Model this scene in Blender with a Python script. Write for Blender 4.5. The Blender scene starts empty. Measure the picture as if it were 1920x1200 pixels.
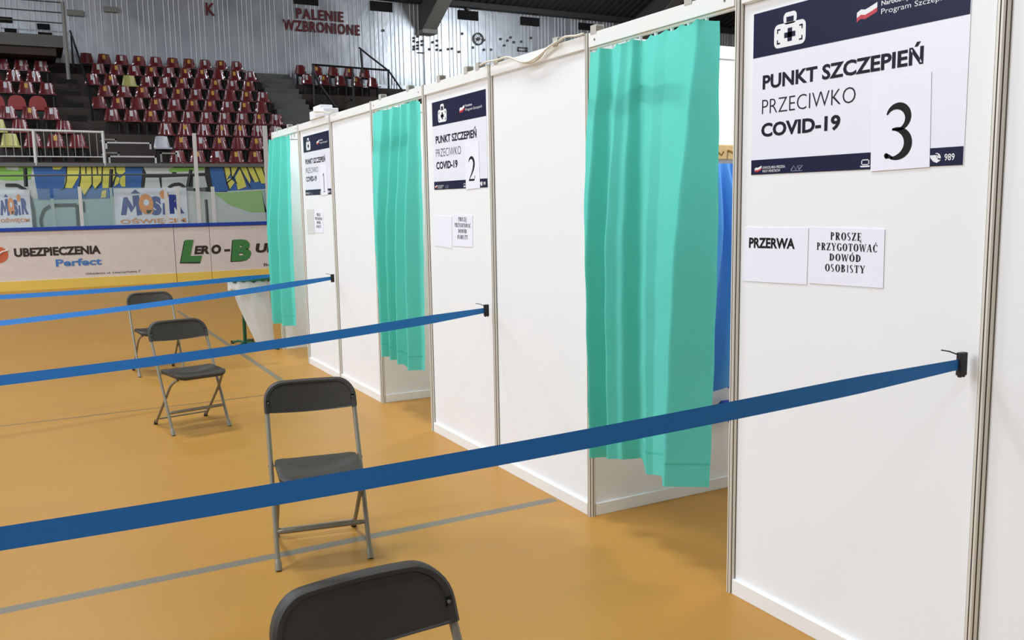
import bpy, math, random
from mathutils import Vector, Matrix
R = math.radians
S = bpy.context.scene
COL = S.collection
random.seed(7)

# ------------------------------------------------------------------ camera
CX, CY, CZ = -2.5217, -1.6699, 1.6804
YAW, PITCH, ROLL, FPX = 0.4937, -0.1329, -0.0174, 1670.63
def _axes():
    f = Vector((math.sin(YAW)*math.cos(PITCH), math.cos(YAW)*math.cos(PITCH), math.sin(PITCH)))
    r = Vector((math.cos(YAW), -math.sin(YAW), 0)); u = r.cross(f)
    c, s = math.cos(ROLL), math.sin(ROLL)
    return c*r+s*u, -s*r+c*u, f
AR, AU, AF = _axes()
cd = bpy.data.cameras.new('camera'); cam = bpy.data.objects.new('camera', cd); COL.objects.link(cam)
cam.matrix_world = Matrix(((AR.x, AU.x, -AF.x, CX), (AR.y, AU.y, -AF.y, CY), (AR.z, AU.z, -AF.z, CZ), (0, 0, 0, 1)))
cd.sensor_width = 36; cd.lens = FPX/1920*36; cd.clip_start = 0.05; cd.clip_end = 200
S.camera = cam

# ------------------------------------------------------------------ light and exposure
S.view_settings.view_transform = 'Standard'
try: S.view_settings.look = 'None'
except Exception: pass
S.view_settings.gamma = 1; S.view_settings.use_curve_mapping = False
S.view_settings.exposure = 0.0
w = bpy.data.worlds.new('world'); S.world = w; w.use_nodes = True
w.node_tree.nodes['Background'].inputs[0].default_value = (0.9, 0.97, 1.06, 1)
w.node_tree.nodes['Background'].inputs[1].default_value = 0.32
def area(name, loc, size, power, aim=(0, 0, -1), col=(0.905, 1.0, 1.105)):
    l = bpy.data.lights.new(name, 'AREA'); l.shape = 'RECTANGLE'; l.size, l.size_y = size
    l.energy = power; l.color = col
    o = bpy.data.objects.new(name, l); COL.objects.link(o); o.location = loc
    o.rotation_euler = Vector(aim).to_track_quat('-Z', 'Y').to_euler()
    return o
for x, y, e in ((-9, 2.5, 330), (-9, 10, 150), (-9, 17, 270), (-2.6, 1.5, 240), (-2.9, 6.5, 400), (-2.5, 17, 270)):
    area('hall_lamp', (x, y, 9.4), (1.8, 0.9), e, (0, -0.06, -1))
area('hall_lamp', (-7, -4, 9.4), (3, 2), 200, (0.1, 0.1, -1))
area('hall_lamp', (7, 8, 9.4), (3, 2), 260, (0, 0, -1))
area('added_strip_light', (19, 13.5, 9.7), (13, 0.7), 520, (-0.35, -0.1, -1))  # strip added for a bright reflection band on the cladding and curtain backlight
area('added_side_light', (-18, 9.5, 5.6), (11, 3.6), 560, (1, -0.2, -0.18), (0.9, 0.98, 1.08))  # broad side light added for directional shading; no actual window there
for y in (1.55, 4.75, 8.05):
    area('booth_lamp', (1.1, y, 2.9), (0.8, 0.3), 20, (-0.3, 0, -1), (0.95, 0.97, 1.0))
area('stand_floodlight', (13.5, 21.5, 8.2), (2.5, 0.8), 190, (-0.3, 1, -0.12))
area('added_side_light', (-18.5, 9.5, 11.0), (14, 4), 1500, (1, 0.35, -0.25), (0.9, 0.97, 1.06))  # high light added to glint off the seat flanks; no actual window

# ------------------------------------------------------------------ helpers
def srgb(r, g, b):
    f = lambda c: (c/255/12.92 if c/255 <= 0.04045 else ((c/255+0.055)/1.055)**2.4)
    return (f(r), f(g), f(b), 1)
MATS = {}
def mat(name, col, rough=0.5, metal=0.0, var=0.06, scale=8.0, bump=0.0, bscale=60.0, spec=0.5, coat=0.0):
    """noise-varied principled surface; col in 8-bit sRGB"""
    m = bpy.data.materials.new(name); m.use_nodes = True; nt = m.node_tree; n = nt.nodes
    b = n['Principled BSDF']; b.inputs['Roughness'].default_value = rough; b.inputs['Metallic'].default_value = metal
    b.inputs['Specular IOR Level'].default_value = spec; b.inputs['Coat Weight'].default_value = coat; b.inputs['Coat Roughness'].default_value = 0.1
    tc = n.new('ShaderNodeTexCoord'); no = n.new('ShaderNodeTexNoise'); no.inputs['Scale'].default_value = scale
    no.inputs['Detail'].default_value = 4
    nt.links.new(tc.outputs['Object'], no.inputs['Vector'])
    mx = n.new('ShaderNodeMix'); mx.data_type = 'RGBA'
    c = srgb(*col)
    mx.inputs[6].default_value = tuple(v*(1-var) for v in c[:3])+(1,)
    mx.inputs[7].default_value = tuple(min(1, v*(1+var)) for v in c[:3])+(1,)
    nt.links.new(no.outputs['Fac'], mx.inputs[0]); nt.links.new(mx.outputs[2], b.inputs['Base Color'])
    if bump:
        n2 = n.new('ShaderNodeTexNoise'); n2.inputs['Scale'].default_value = bscale; nt.links.new(tc.outputs['Object'], n2.inputs['Vector'])
        bp = n.new('ShaderNodeBump'); bp.inputs['Strength'].default_value = bump; bp.inputs['Distance'].default_value = 0.01
        nt.links.new(n2.outputs['Fac'], bp.inputs['Height']); nt.links.new(bp.outputs['Normal'], b.inputs['Normal'])
    MATS[name] = m
    return m

class MB:
    """collects shapes and links them as ONE mesh object"""
    def __init__(s): s.v = []; s.f = []; s.mi = []; s.cur = 0
    def add(s, vs, fs):
        o = len(s.v); s.v += [tuple(v) for v in vs]; s.f += [tuple(i+o for i in f) for f in fs]; s.mi += [s.cur]*len(fs)
    def box(s, a, b):
        x0, y0, z0 = a; x1, y1, z1 = b
        s.add([(x0,y0,z0),(x1,y0,z0),(x1,y1,z0),(x0,y1,z0),(x0,y0,z1),(x1,y0,z1),(x1,y1,z1),(x0,y1,z1)],
              [(0,3,2,1),(4,5,6,7),(0,1,5,4),(1,2,6,5),(2,3,7,6),(3,0,4,7)])
    def prism(s, poly, fn, h0, h1):
        """poly of 2-D points; fn(p, h) -> 3-D"""
        n = len(poly)
        s.add([fn(p, h0) for p in poly]+[fn(p, h1) for p in poly],
              [tuple(range(n-1, -1, -1)), tuple(range(n, 2*n))]+[(i, (i+1) % n, n+(i+1) % n, n+i) for i in range(n)])
    def tube(s, pts, r, seg=8, cap=True, closed=False):
        pts = [Vector(p) for p in pts]; n = len(pts); rs = r if isinstance(r, (list, tuple)) else [r]*n
        rings = []; ref = None
        for i, p in enumerate(pts):
            if closed: t = pts[(i+1) % n]-pts[i-1]
            else: t = pts[min(i+1, n-1)]-pts[max(i-1, 0)]
            t.normalize()
            if ref is None:
                ref = t.cross(Vector((0, 0, 1)))
                if ref.length < 1e-3: ref = t.cross(Vector((0, 1, 0)))
            ref = (ref-t*ref.dot(t)).normalized(); bi = t.cross(ref)
            rings.append([p+rs[i]*(math.cos(2*math.pi*k/seg)*ref+math.sin(2*math.pi*k/seg)*bi) for k in range(seg)])
        vs = [v for rg in rings for v in rg]; fs = []
        for i in range(n if closed else n-1):
            a, b = i*seg, ((i+1) % n)*seg
            fs += [(a+k, a+(k+1) % seg, b+(k+1) % seg, b+k) for k in range(seg)]
        if cap and not closed: fs += [tuple(range(seg-1, -1, -1)), tuple((n-1)*seg+k for k in range(seg))]
        s.add(vs, fs)
    def grid(s, fn, nu, nv, flip=False):
        vs = [fn(i/nu, j/nv) for j in range(nv+1) for i in range(nu+1)]
        q = lambda i, j: j*(nu+1)+i
        fs = [(q(i,j), q(i+1,j), q(i+1,j+1), q(i,j+1)) for j in range(nv) for i in range(nu)]
        s.add(vs, [f[::-1] for f in fs] if flip else fs)
    def build(s, name, m, parent=None, smooth=False, shift=None, bevel=0.0):
        me = bpy.data.meshes.new(name)
        sh = shift if shift is not None else (0, 0, 0)
        me.from_pydata([(v[0]-sh[0], v[1]-sh[1], v[2]-sh[2]) for v in s.v], [], s.f)
        for mm in (m if isinstance(m, (list, tuple)) else [m]): me.materials.append(mm)
        for p, k in zip(me.polygons, s.mi):
            p.material_index = k
            if smooth: p.use_smooth = True
        me.update()
        o = bpy.data.objects.new(name, me); COL.objects.link(o)
        if smooth:
            me.set_sharp_from_angle(angle=R(38))
        if bevel:
            b = o.modifiers.new('bevel', 'BEVEL'); b.width = bevel; b.segments = 2; b.limit_method = 'ANGLE'
        if parent is not None: o.parent = parent
        return o
def tag(o, label=None, cat=None, group=None, kind=None):
    if label: o['label'] = label
    if cat: o['category'] = cat
    if group: o['group'] = group
    if kind: o['kind'] = kind
    return o
def thing(name, label, cat, loc=(0, 0, 0), rz=0.0, group=None):
    o = bpy.data.objects.new(name, None); COL.objects.link(o); o.location = loc; o.rotation_euler = (0, 0, rz)
    o.empty_display_size = 0.1
    return tag(o, label, cat, group)
def single(o, loc):
    """moves the origin of a mesh built in world space to its base"""
    o.data.transform(Matrix.Translation(-Vector(loc))); o.location = loc
    return o
def copy_thing(root, loc, rz, label, group=None):
    c = root.copy(); COL.objects.link(c); c.location = loc; c.rotation_euler = (0, 0, rz); c['label'] = label
    if group: c['group'] = group
    for ch in list(root.children):
        d = ch.copy(); COL.objects.link(d); d.parent = c
        for g in ch.children:
            e = g.copy(); COL.objects.link(e); e.parent = d
    return c
# a measured spot of the photograph carried onto a known plane of the hall
def on(axis, val, x, y):
    d = AF+(x-960)/FPX*AR-(y-600)/FPX*AU; c = Vector((CX, CY, CZ))
    return c+d*((val-c[axis])/d[axis])

_tc = {}
def text_geo(s, off=0.0, spacing=1.0):
    k = (s, off, spacing)
    if k not in _tc:
        cu = bpy.data.curves.new('lettering', 'FONT'); cu.body = s; cu.offset = off; cu.space_character = spacing; cu.resolution_u = 3
        o = bpy.data.objects.new('lettering', cu); COL.objects.link(o)
        dg = bpy.context.evaluated_depsgraph_get()
        me = bpy.data.meshes.new_from_object(o.evaluated_get(dg))
        _tc[k] = ([(v.co.x, v.co.y) for v in me.vertices], [tuple(p.vertices) for p in me.polygons])
        bpy.data.objects.remove(o); bpy.data.curves.remove(cu); bpy.data.meshes.remove(me)
    return _tc[k]
_cap = {}
def cap_height(off):
    if off not in _cap:
        ys = [v[1] for v in text_geo('H', off)[0]]; _cap[off] = (min(ys), max(ys))
    return _cap[off]
def put_text(mb, s, fn, u0, u1, v0, v1, off=0.0, spacing=1.0, shear=0.0, bbox=False, bulge=None):
    """letters fill u0..u1; cap height fills v0 (baseline) .. v1; fn(u, v) -> 3-D"""
    vs, fs = text_geo(s, off, spacing)
    xs = [v[0] for v in vs]; a, b = min(xs), max(xs)
    if bbox: y0, y1 = min(v[1] for v in vs), max(v[1] for v in vs)
    else: y0, y1 = cap_height(off)
    out = []
    for x, y in vs:
        u = u0+(x-a)/(b-a)*(u1-u0); t = (y-y0)/(y1-y0); v = v0+t*(v1-v0)
        out.append(fn(u+shear*t*(u1-u0), v))
    mb.add(out, fs)

# ------------------------------------------------------------------ materials
M = {}
def pal(k, *a, **kw): M[k] = mat(k, *a, **kw)
pal('panel', (242, 243, 243), 0.45, var=0.015, scale=1.5)
pal('rail', (241, 240, 235), 0.4, var=0.02, scale=3)
pal('alu', (224, 219, 206), 0.4, 0.1, var=0.05, scale=5)
pal('groove', (120, 114, 102), 0.6, var=0.1)
pal('tube_grey', (138, 130, 112), 0.42, 0.25, var=0.06, scale=20)
pal('plastic', (56, 48, 38), 0.5, var=0.06, scale=30, bump=0.15, bscale=500)
pal('rubber', (52, 46, 40), 0.7)
pal('black', (22, 22, 24), 0.45)
pal('navy', (22, 25, 58), 0.4, spec=0.2, var=0.08, scale=3)
pal('ink', (22, 23, 36), 0.5, spec=0.2)
pal('ink_black', (20, 19, 20), 0.5, spec=0.2)
pal('paper', (238, 238, 247), 0.3, var=0.015, scale=4)
pal('sheet', (242, 242, 252), 0.45, var=0.015, scale=4)
pal('sleeve', (214, 214, 210), 0.7, var=0.02)
pal('white', (238, 238, 238), 0.5, var=0.02)
pal('flag_red', (196, 44, 60), 0.4)
pal('grey_ink', (150, 152, 170), 0.4)
pal('belt', (20, 112, 184), 0.62, var=0.07, scale=90)
pal('bin_green', (16, 84, 52), 0.4)
pal('gown', (92, 160, 238), 0.75, var=0.08, scale=5)
pal('gown_dark', (38, 62, 168), 0.7, var=0.08)
pal('lavender', (196, 196, 240), 0.6)
pal('wood', (214, 178, 122), 0.5, var=0.12, scale=14)
pal('brass', (150, 118, 60), 0.35, 0.7)
pal('board_white', (222, 209, 200), 0.4, var=0.1, scale=7)
pal('board_blue', (24, 62, 156), 0.4)
pal('board_yellow', (234, 200, 92), 0.45, var=0.08, scale=3)
pal('ad_black', (48, 38, 34), 0.5)
pal('ad_blue', (72, 124, 188), 0.5)
pal('ad_green', (62, 128, 66), 0.5)
pal('ad_orange', (206, 100, 66), 0.5)
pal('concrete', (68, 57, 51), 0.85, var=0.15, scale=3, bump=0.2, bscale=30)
pal('concrete_grey', (104, 104, 100), 0.85, var=0.12, scale=3, bump=0.2, bscale=30)
pal('plaster', (176, 176, 170), 0.8, var=0.06)
pal('void', (18, 17, 16), 0.9)
pal('seat_red', (110, 25, 27), 0.35, var=0.12, scale=2.2, spec=0.35, coat=0.9)
pal('seat_red_light', (150, 42, 34), 0.4, var=0.1, scale=2)
pal('seat_yellow', (188, 182, 106), 0.3, var=0.08)
pal('seat_white', (196, 194, 196), 0.35, var=0.25, scale=9)
pal('plate_white', (206, 204, 206), 0.5, var=0.08, scale=12)
pal('plate_yellow', (208, 164, 78), 0.5, var=0.15, scale=12)
pal('rail_white', (206, 204, 198), 0.5)
pal('rail_black', (26, 26, 28), 0.5)
pal('mural_pale', (196, 200, 192), 0.7, var=0.05, scale=2)
pal('mural_yellow', (216, 208, 96), 0.7, var=0.06, scale=2)
pal('mural_blue', (62, 104, 160), 0.7, var=0.1, scale=2)
pal('mural_green', (138, 186, 84), 0.7, var=0.1, scale=2)
pal('mural_black', (52, 54, 50), 0.7)
pal('mural_teal', (150, 172, 168), 0.7, var=0.05)
pal('mosir_blue', (44, 60, 132), 0.5)
pal('mosir_orange', (224, 140, 60), 0.5)
pal('banner_white', (222, 226, 230), 0.5, var=0.02)
pal('exit_green', (30, 130, 84), 0.4)
pal('sign_red', (104, 30, 36), 0.6)
pal('steel_dark', (84, 84, 80), 0.6, var=0.06)
pal('steel_mid', (140, 138, 130), 0.6, var=0.06)
pal('clip_grey', (188, 186, 176), 0.5)
pal('rib_lit', (232, 233, 233), 0.5, 0.3, var=0.1, scale=3)  # paler than the cladding: light caught by the ribs put into the colour
pal('cable', (226, 220, 204), 0.5)

def floor_mat():
    m = bpy.data.materials.new('sports_floor'); m.use_nodes = True; nt = m.node_tree; n = nt.nodes; L = nt.links.new
    b = n['Principled BSDF']; b.inputs['Roughness'].default_value = 0.42; b.inputs['Specular IOR Level'].default_value = 0.35
    tc = n.new('ShaderNodeTexCoord'); sp = n.new('ShaderNodeSeparateXYZ'); L(tc.outputs['Object'], sp.inputs[0])
    def noise(sc, det=4):
        o = n.new('ShaderNodeTexNoise'); o.inputs['Scale'].default_value = sc; o.inputs['Detail'].default_value = det; L(tc.outputs['Object'], o.inputs['Vector']); return o.outputs['Fac']
    def mixc(f, a, c):
        o = n.new('ShaderNodeMix'); o.data_type = 'RGBA'
        (L(f, o.inputs[0]) if not isinstance(f, float) else setattr(o.inputs[0], 'default_value', f))
        for i, q in ((6, a), (7, c)):
            if isinstance(q, tuple): o.inputs[i].default_value = q
            else: L(q, o.inputs[i])
        return o.outputs[2]
    def mth(op, a, bb=None):
        o = n.new('ShaderNodeMath'); o.operation = op
        for i, q in ((0, a), (1, bb)):
            if q is None: continue
            if isinstance(q, (int, float)): o.inputs[i].default_value = q
            else: L(q, o.inputs[i])
        return o.outputs[0]
    base = mixc(noise(0.8), srgb(*FLOOR_A), srgb(*FLOOR_B))
    speck = mth('MULTIPLY', mth('SUBTRACT', noise(160, 2), 0.5), 0.5)
    base = mixc(mth('ADD', speck, 0.12), base, srgb(176, 132, 84))
    # faint long scuffs lying across the hall
    mp = n.new('ShaderNodeMapping'); mp.inputs['Scale'].default_value = (0.5, 9, 1); L(tc.outputs['Object'], mp.inputs[0])
    sc = n.new('ShaderNodeTexNoise'); sc.inputs['Scale'].default_value = 1.2; sc.inputs['Detail'].default_value = 3; L(mp.outputs[0], sc.inputs['Vector'])
    base = mixc(mth('MULTIPLY', mth('GREATER_THAN', sc.outputs['Fac'], 0.66), 0.12), base, srgb(150, 118, 84))
    def band(coord, c, half): return mth('LESS_THAN', mth('ABSOLUTE', mth('SUBTRACT', coord, c)), half)
    x, y = sp.outputs[0], sp.outputs[1]
    l1 = mth('MULTIPLY', band(y, 2.51, 0.034), mth('LESS_THAN', x, -0.015))
    l2 = mth('MULTIPLY', band(x, -0.482, 0.03), mth('MULTIPLY', mth('GREATER_THAN', y, 6.24), mth('LESS_THAN', y, 13.6)))
    l3 = mth('MULTIPLY', band(y, 6.24, 0.014), mth('LESS_THAN', x, -0.45))
    g = srgb(122, 114, 98)
    base = mixc(l1, base, g); base = mixc(l2, base, srgb(128, 114, 88)); base = mixc(l3, base, srgb(120, 96, 64))
    L(base, b.inputs['Base Color'])
    bp = n.new('ShaderNodeBump'); bp.inputs['Strength'].default_value = 0.08; bp.inputs['Distance'].default_value = 0.005
    L(noise(120, 2), bp.inputs['Height']); L(bp.outputs['Normal'], b.inputs['Normal'])
    return m
FLOOR_A, FLOOR_B = (176, 124, 44), (187, 134, 53)
M['floor'] = floor_mat()

def cladding_mat():
    m = bpy.data.materials.new('metal_cladding'); m.use_nodes = True; nt = m.node_tree; n = nt.nodes; L = nt.links.new
    b = n['Principled BSDF']; b.inputs['Metallic'].default_value = 0.75; b.inputs['Base Color'].default_value = srgb(196, 200, 204)
    tc = n.new('ShaderNodeTexCoord')
    no = n.new('ShaderNodeTexNoise'); no.inputs['Scale'].default_value = 1.3; no.inputs['Detail'].default_value = 5
    mp = n.new('ShaderNodeMapping'); mp.inputs['Scale'].default_value = (1.2, 1, 0.8); L(tc.outputs['Object'], mp.inputs[0]); L(mp.outputs[0], no.inputs['Vector'])
    rr = n.new('ShaderNodeMapRange'); rr.inputs[3].default_value = 0.24; rr.inputs[4].default_value = 0.52; L(no.outputs['Fac'], rr.inputs[0]); L(rr.outputs[0], b.inputs['Roughness'])
    cr = n.new('ShaderNodeMapRange'); cr.inputs[1].default_value = 0.3; cr.inputs[2].default_value = 0.7
    L(no.outputs['Fac'], cr.inputs[0])
    mx = n.new('ShaderNodeMix'); mx.data_type = 'RGBA'; mx.inputs[6].default_value = srgb(182, 186, 190); mx.inputs[7].default_value = srgb(206, 208, 210)
    L(cr.outputs[0], mx.inputs[0]); L(mx.outputs[2], b.inputs['Base Color'])
    n2 = n.new('ShaderNodeTexNoise'); n2.inputs['Scale'].default_value = 2.2; L(mp.outputs[0], n2.inputs['Vector'])
    bp = n.new('ShaderNodeBump'); bp.inputs['Strength'].default_value = 0.25; bp.inputs['Distance'].default_value = 0.05
    L(n2.outputs['Fac'], bp.inputs['Height']); L(bp.outputs['Normal'], b.inputs['Normal'])
    return m
M['cladding'] = cladding_mat()

def cloth_mat(name, col, trans=0.45, alpha=1.0):
    m = bpy.data.materials.new(name); m.use_nodes = True; nt = m.node_tree; n = nt.nodes; L = nt.links.new
    n.remove(n['Principled BSDF']); out = n['Material Output']
    tc = n.new('ShaderNodeTexCoord'); no = n.new('ShaderNodeTexNoise'); no.inputs['Scale'].default_value = 240; L(tc.outputs['Object'], no.inputs['Vector'])
    mx = n.new('ShaderNodeMix'); mx.data_type = 'RGBA'; c = srgb(*col)
    mx.inputs[6].default_value = tuple(v*0.95 for v in c[:3])+(1,); mx.inputs[7].default_value = tuple(min(1, v*1.05) for v in c[:3])+(1,); L(no.outputs['Fac'], mx.inputs[0])
    d = n.new('ShaderNodeBsdfDiffuse'); t = n.new('ShaderNodeBsdfTranslucent'); s = n.new('ShaderNodeMixShader'); s.inputs[0].default_value = trans
    L(mx.outputs[2], d.inputs[0]); L(mx.outputs[2], t.inputs[0]); L(d.outputs[0], s.inputs[1]); L(t.outputs[0], s.inputs[2])
    last = s
    if alpha < 1:
        tr = n.new('ShaderNodeBsdfTransparent'); s2 = n.new('ShaderNodeMixShader'); s2.inputs[0].default_value = alpha
        L(tr.outputs[0], s2.inputs[1]); L(s.outputs[0], s2.inputs[2]); last = s2
    L(last.outputs[0], out.inputs[0]); return m
M['curtain'] = cloth_mat('curtain_cloth', (106, 212, 196), 0.34)
M['bag'] = cloth_mat('bag_film', (252, 252, 250), 0.55, 0.88)
def glass_mat(name, tint, opac, rough=0.08):
    m = bpy.data.materials.new(name); m.use_nodes = True; nt = m.node_tree; n = nt.nodes; L = nt.links.new
    b = n['Principled BSDF']; out = n['Material Output']
    b.inputs['Base Color'].default_value = srgb(*tint); b.inputs['Roughness'].default_value = rough
    tc = n.new('ShaderNodeTexCoord'); no = n.new('ShaderNodeTexNoise'); no.inputs['Scale'].default_value = 1.5; L(tc.outputs['Object'], no.inputs['Vector'])
    mr = n.new('ShaderNodeMapRange'); mr.inputs[3].default_value = opac*0.6; mr.inputs[4].default_value = opac*1.4; L(no.outputs['Fac'], mr.inputs[0])
    tr = n.new('ShaderNodeBsdfTransparent'); s = n.new('ShaderNodeMixShader'); L(mr.outputs[0], s.inputs[0]); L(tr.outputs[0], s.inputs[1]); L(b.outputs[0], s.inputs[2]); L(s.outputs[0], out.inputs[0])
    return m
M['glass'] = glass_mat('rink_glass', (176, 196, 194), 0.12)

def ceiling_mat():
    m = mat('ceiling_sheet', (62, 62, 60), 0.7, 0.1, var=0.08, scale=2)
    return m
M['ceiling'] = ceiling_mat()

# ================================================================== THE SETTING
b = MB(); b.box((-22, -12, -0.2), (62, 34, 0)); tag(b.build('floor', M['floor']), 'tan sports floor with thin grey lines', kind='structure')

# metal-clad end wall with standing ribs
WY = 28.6
b = MB(); b.box((-22, WY, 0), (62, WY+0.2, 9.2))
k = 0; x = -5.0; b.cur = 1
while x < 40:
    if k % 5 != 4: b.prism([(-0.02, 0), (-0.009, -0.035), (0.009, -0.035), (0.02, 0)], lambda p, h, x=x: (x+p[0]*0.8, WY+p[1]*0.8, h), 5.8, 9.1)
    x += 0.149; k += 1
b.cur = 0; b.prism([(-0.05, 0), (-0.03, -0.05), (0.03, -0.05), (0.05, 0)], lambda p, h: (10.42+p[0], WY+p[1], h), 5.8, 7.7)
wall_back = tag(b.build('wall_back', [M['cladding'], M['rib_lit']]), 'ribbed silver metal cladding above the stands', kind='structure')
# painted lettering on the cladding
LP = WY-0.045
fw = lambda u, v: (u, LP, v)
b = MB()
put_text(b, 'PALENIE', fw, 5.84, 7.46, 7.79, 8.13, off=0.03, spacing=1.15)
put_text(b, 'WZBRONIONE', fw, 5.38, 8.02, 7.385, 7.735, off=0.03, spacing=1.15)
put_text(b, 'K', fw, 2.96, 3.24, 7.66, 8.05, off=0.02)
b.build('wall_lettering', M['sign_red'], wall_back)
# ceiling: corrugated sheet rising from the eave, then level over the hall
def ceil_z(y): return 8.72+0.33*min(WY-y, 12.0)
b = MB()
xs = []; x = -22
while x < 62: xs += [x, x+0.12, x+0.15, x+0.27]; x += 0.3
hs = [0, 0, 0.06, 0.06]*(len(xs)//4)
for (ya, yb) in ((WY+0.2, WY-12), (WY-12, -12)):
    vs = [(x, ya, ceil_z(ya)+h) for x, h in zip(xs, hs)]+[(x, yb, ceil_z(yb)+h) for x, h in zip(xs, hs)]
    n_ = len(xs); b.add(vs, [(i, i+1, n_+i+1, n_+i) for i in range(n_-1)])
b.box((-22, WY-0.35, 8.62), (62, WY, 8.8))
tag(b.build('ceiling', M['ceiling']), 'dark corrugated roof', kind='structure')
# roof frames: deep girders coming off the end wall
def girder(x):
    t = thing('roof_girder', 'grey roof girder leaning up from the metal wall above the second booth' if x < 15 else 'dark roof girder behind the curtain of the nearest booth', 'girder', (x+0.23, WY, 7.72), group=None)
    b = MB()
    prof = [(WY-0.02, 7.78), (WY-0.35, 7.76), (WY-5, 10.35), (WY-12, 12.3), (WY-12, 12.66), (WY-0.02, 8.72)]
    b.prism(prof, lambda p, h: (h, p[0], p[1]), x, x+0.47)
    b.build('web', M['steel_dark'], t, shift=t.location)
    b = MB(); b.prism([(WY-0.36, 7.745), (WY-5.01, 10.335), (WY-12, 12.29), (WY-12, 12.25), (WY-5.0, 10.29), (WY-0.36, 7.70)], lambda p, h: (h, p[0], p[1]), x-0.02, x+0.49)
    b.build('lower_flange', M['steel_mid'], t, shift=t.location)
    b = MB(); b.box((x-0.05, WY-0.42, 7.58), (x+0.52, WY-0.04, 7.72)); b.build('bearing_pad', M['steel_mid'], t, shift=t.location)
girder(10.25); girder(19.4)
# vents in the cladding
for i, (x0, z0, x1, z1) in enumerate([(5.79, 8.26, 6.6, 8.58), (8.42, 8.26, 9.23, 8.58), (11.76, 8.23, 12.56, 8.55), (14.34, 8.22, 15.14, 8.52), (16.9, 8.24, 17.7, 8.5)]):
    b = MB(); b.box((x0, WY-0.07, z0), (x1, WY-0.02, z1)); b.build
    o = b.build('wall_vent', M['void']); single(o, ((x0+x1)/2, WY-0.02, z0))
    tag(o, 'black rectangular vent in the metal wall, %s from the left along the roof edge' % ['first', 'second', 'third', 'fourth', 'fifth'][i], 'vent', 'vents under the roof edge')
for i, (p0, p1) in enumerate([((-6, 31), (24, 43)), ((8, 53), (32, 67)), ((69, 44), (94, 56)), ((71, 60), (98, 67))]):
    a = on(1, WY-0.03, *p0); c = on(1, WY-0.03, *p1)
    b = MB(); b.box((a.x, WY-0.07, c.z), (c.x, WY-0.02, a.z)); o = b.build('wall_opening', M['void']); single(o, ((a.x+c.x)/2, WY-0.02, c.z))
    tag(o, 'small black opening in the metal wall behind the balcony, %s' % ['upper one of the left pair', 'lower one of the left pair', 'upper one of the right pair', 'lower one of the right pair'][i], 'opening', 'openings behind the balcony')
# round wall fan and little square fixings on the cladding
b = MB(); c = on(1, WY-0.05, 897, 73)
b.tube([(c.x+0.2*math.cos(a*math.pi/12), WY-0.06, c.z+0.2*math.sin(a*math.pi/12)) for a in range(24)], 0.025, 6, closed=True)
for a in range(4): b.tube([(c.x+0.2*math.cos(a*math.pi/4), WY-0.07, c.z+0.2*math.sin(a*math.pi/4)), (c.x-0.2*math.cos(a*math.pi/4), WY-0.07, c.z-0.2*math.sin(a*math.pi/4))], 0.008, 5)
b.tube([(c.x, WY-0.09, c.z), (c.x, WY-0.02, c.z)], 0.06, 10)
o = b.build('wall_fan', M['steel_dark']); single(o, (c.x, WY-0.02, c.z-0.2)); tag(o, 'round dark grille on the metal wall, right of the roof girder', 'fan')
b = MB()
for (px, py) in [(719, 57), (777, 71), (777, 77), (777, 87), (777, 92), (784, 68), (784, 79), (784, 85), (784, 91), (792, 77), (792, 84), (812, 79), (820, 76), (820, 85), (820, 93), (806, 92), (827, 94), (841, 92), (848, 91), (861, 97), (867, 63), (887, 89), (908, 75), (908, 93), (921, 93), (939, 73), (946, 85), (952, 76), (958, 70), (964, 79), (978, 78), (996, 71)]:
    c = on(1, WY-0.05, px, py); s_ = 0.038; b.box((c.x-s_, WY-0.06, c.z-s_), (c.x+s_, WY-0.03, c.z+s_))
c0 = on(1, WY-0.05, 783, 97.5); c1 = on(1, WY-0.05, 796, 98.5); b.box((c0.x, WY-0.06, c0.z-0.03), (c1.x, WY-0.03, c0.z))
b.build('wall_fixings', M['steel_dark'], wall_back)
b = MB(); c0 = on(1, WY-0.05, 971, 88); c1 = on(1, WY-0.05, 989, 97)
for (a, d) in (((c0.x, c0.z-0.03), (c1.x, c0.z)), ((c0.x, c1.z), (c1.x, c1.z+0.03)), ((c0.x, c1.z), (c0.x+0.03, c0.z)), ((c1.x-0.1, c1.z), (c1.x, c0.z))): b.box((a[0], WY-0.07, a[1]), (d[0], WY-0.03, d[1]))
o = b.build('wall_plate', M['steel_dark']); single(o, (c0.x, WY-0.03, c1.z)); tag(o, 'small framed plate on the metal wall just above the booth edge', 'plate')
# lamp boxes mounted high on the left cladding
for (p0, p1, lab) in (((194, 12), (222, 24), 'faint pale lamp box on the metal wall left of the letter K'), ((125, 18), (157, 31), 'faint grey box outline on the metal wall beside the balcony rail')):
    a = on(1, WY-0.05, *p0); c = on(1, WY-0.05, *p1); b = MB(); b.box((a.x, WY-0.12, c.z), (c.x, WY-0.02, a.z)); o = b.build('wall_lamp', M['steel_mid']); single(o, (a.x, WY-0.02, c.z)); tag(o, lab, 'lamp')
b = MB(); c = on(1, WY-0.1, 877, 16.5)
b.tube([(c.x, WY-0.16, c.z), (c.x, WY-0.02, c.z)], 0.07, 12); o = b.build('loudspeaker', M['steel_dark']); single(o, (c.x, WY-0.02, c.z-0.07)); tag(o, 'small round dark fitting above the third vent under the roof edge', 'speaker')

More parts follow.
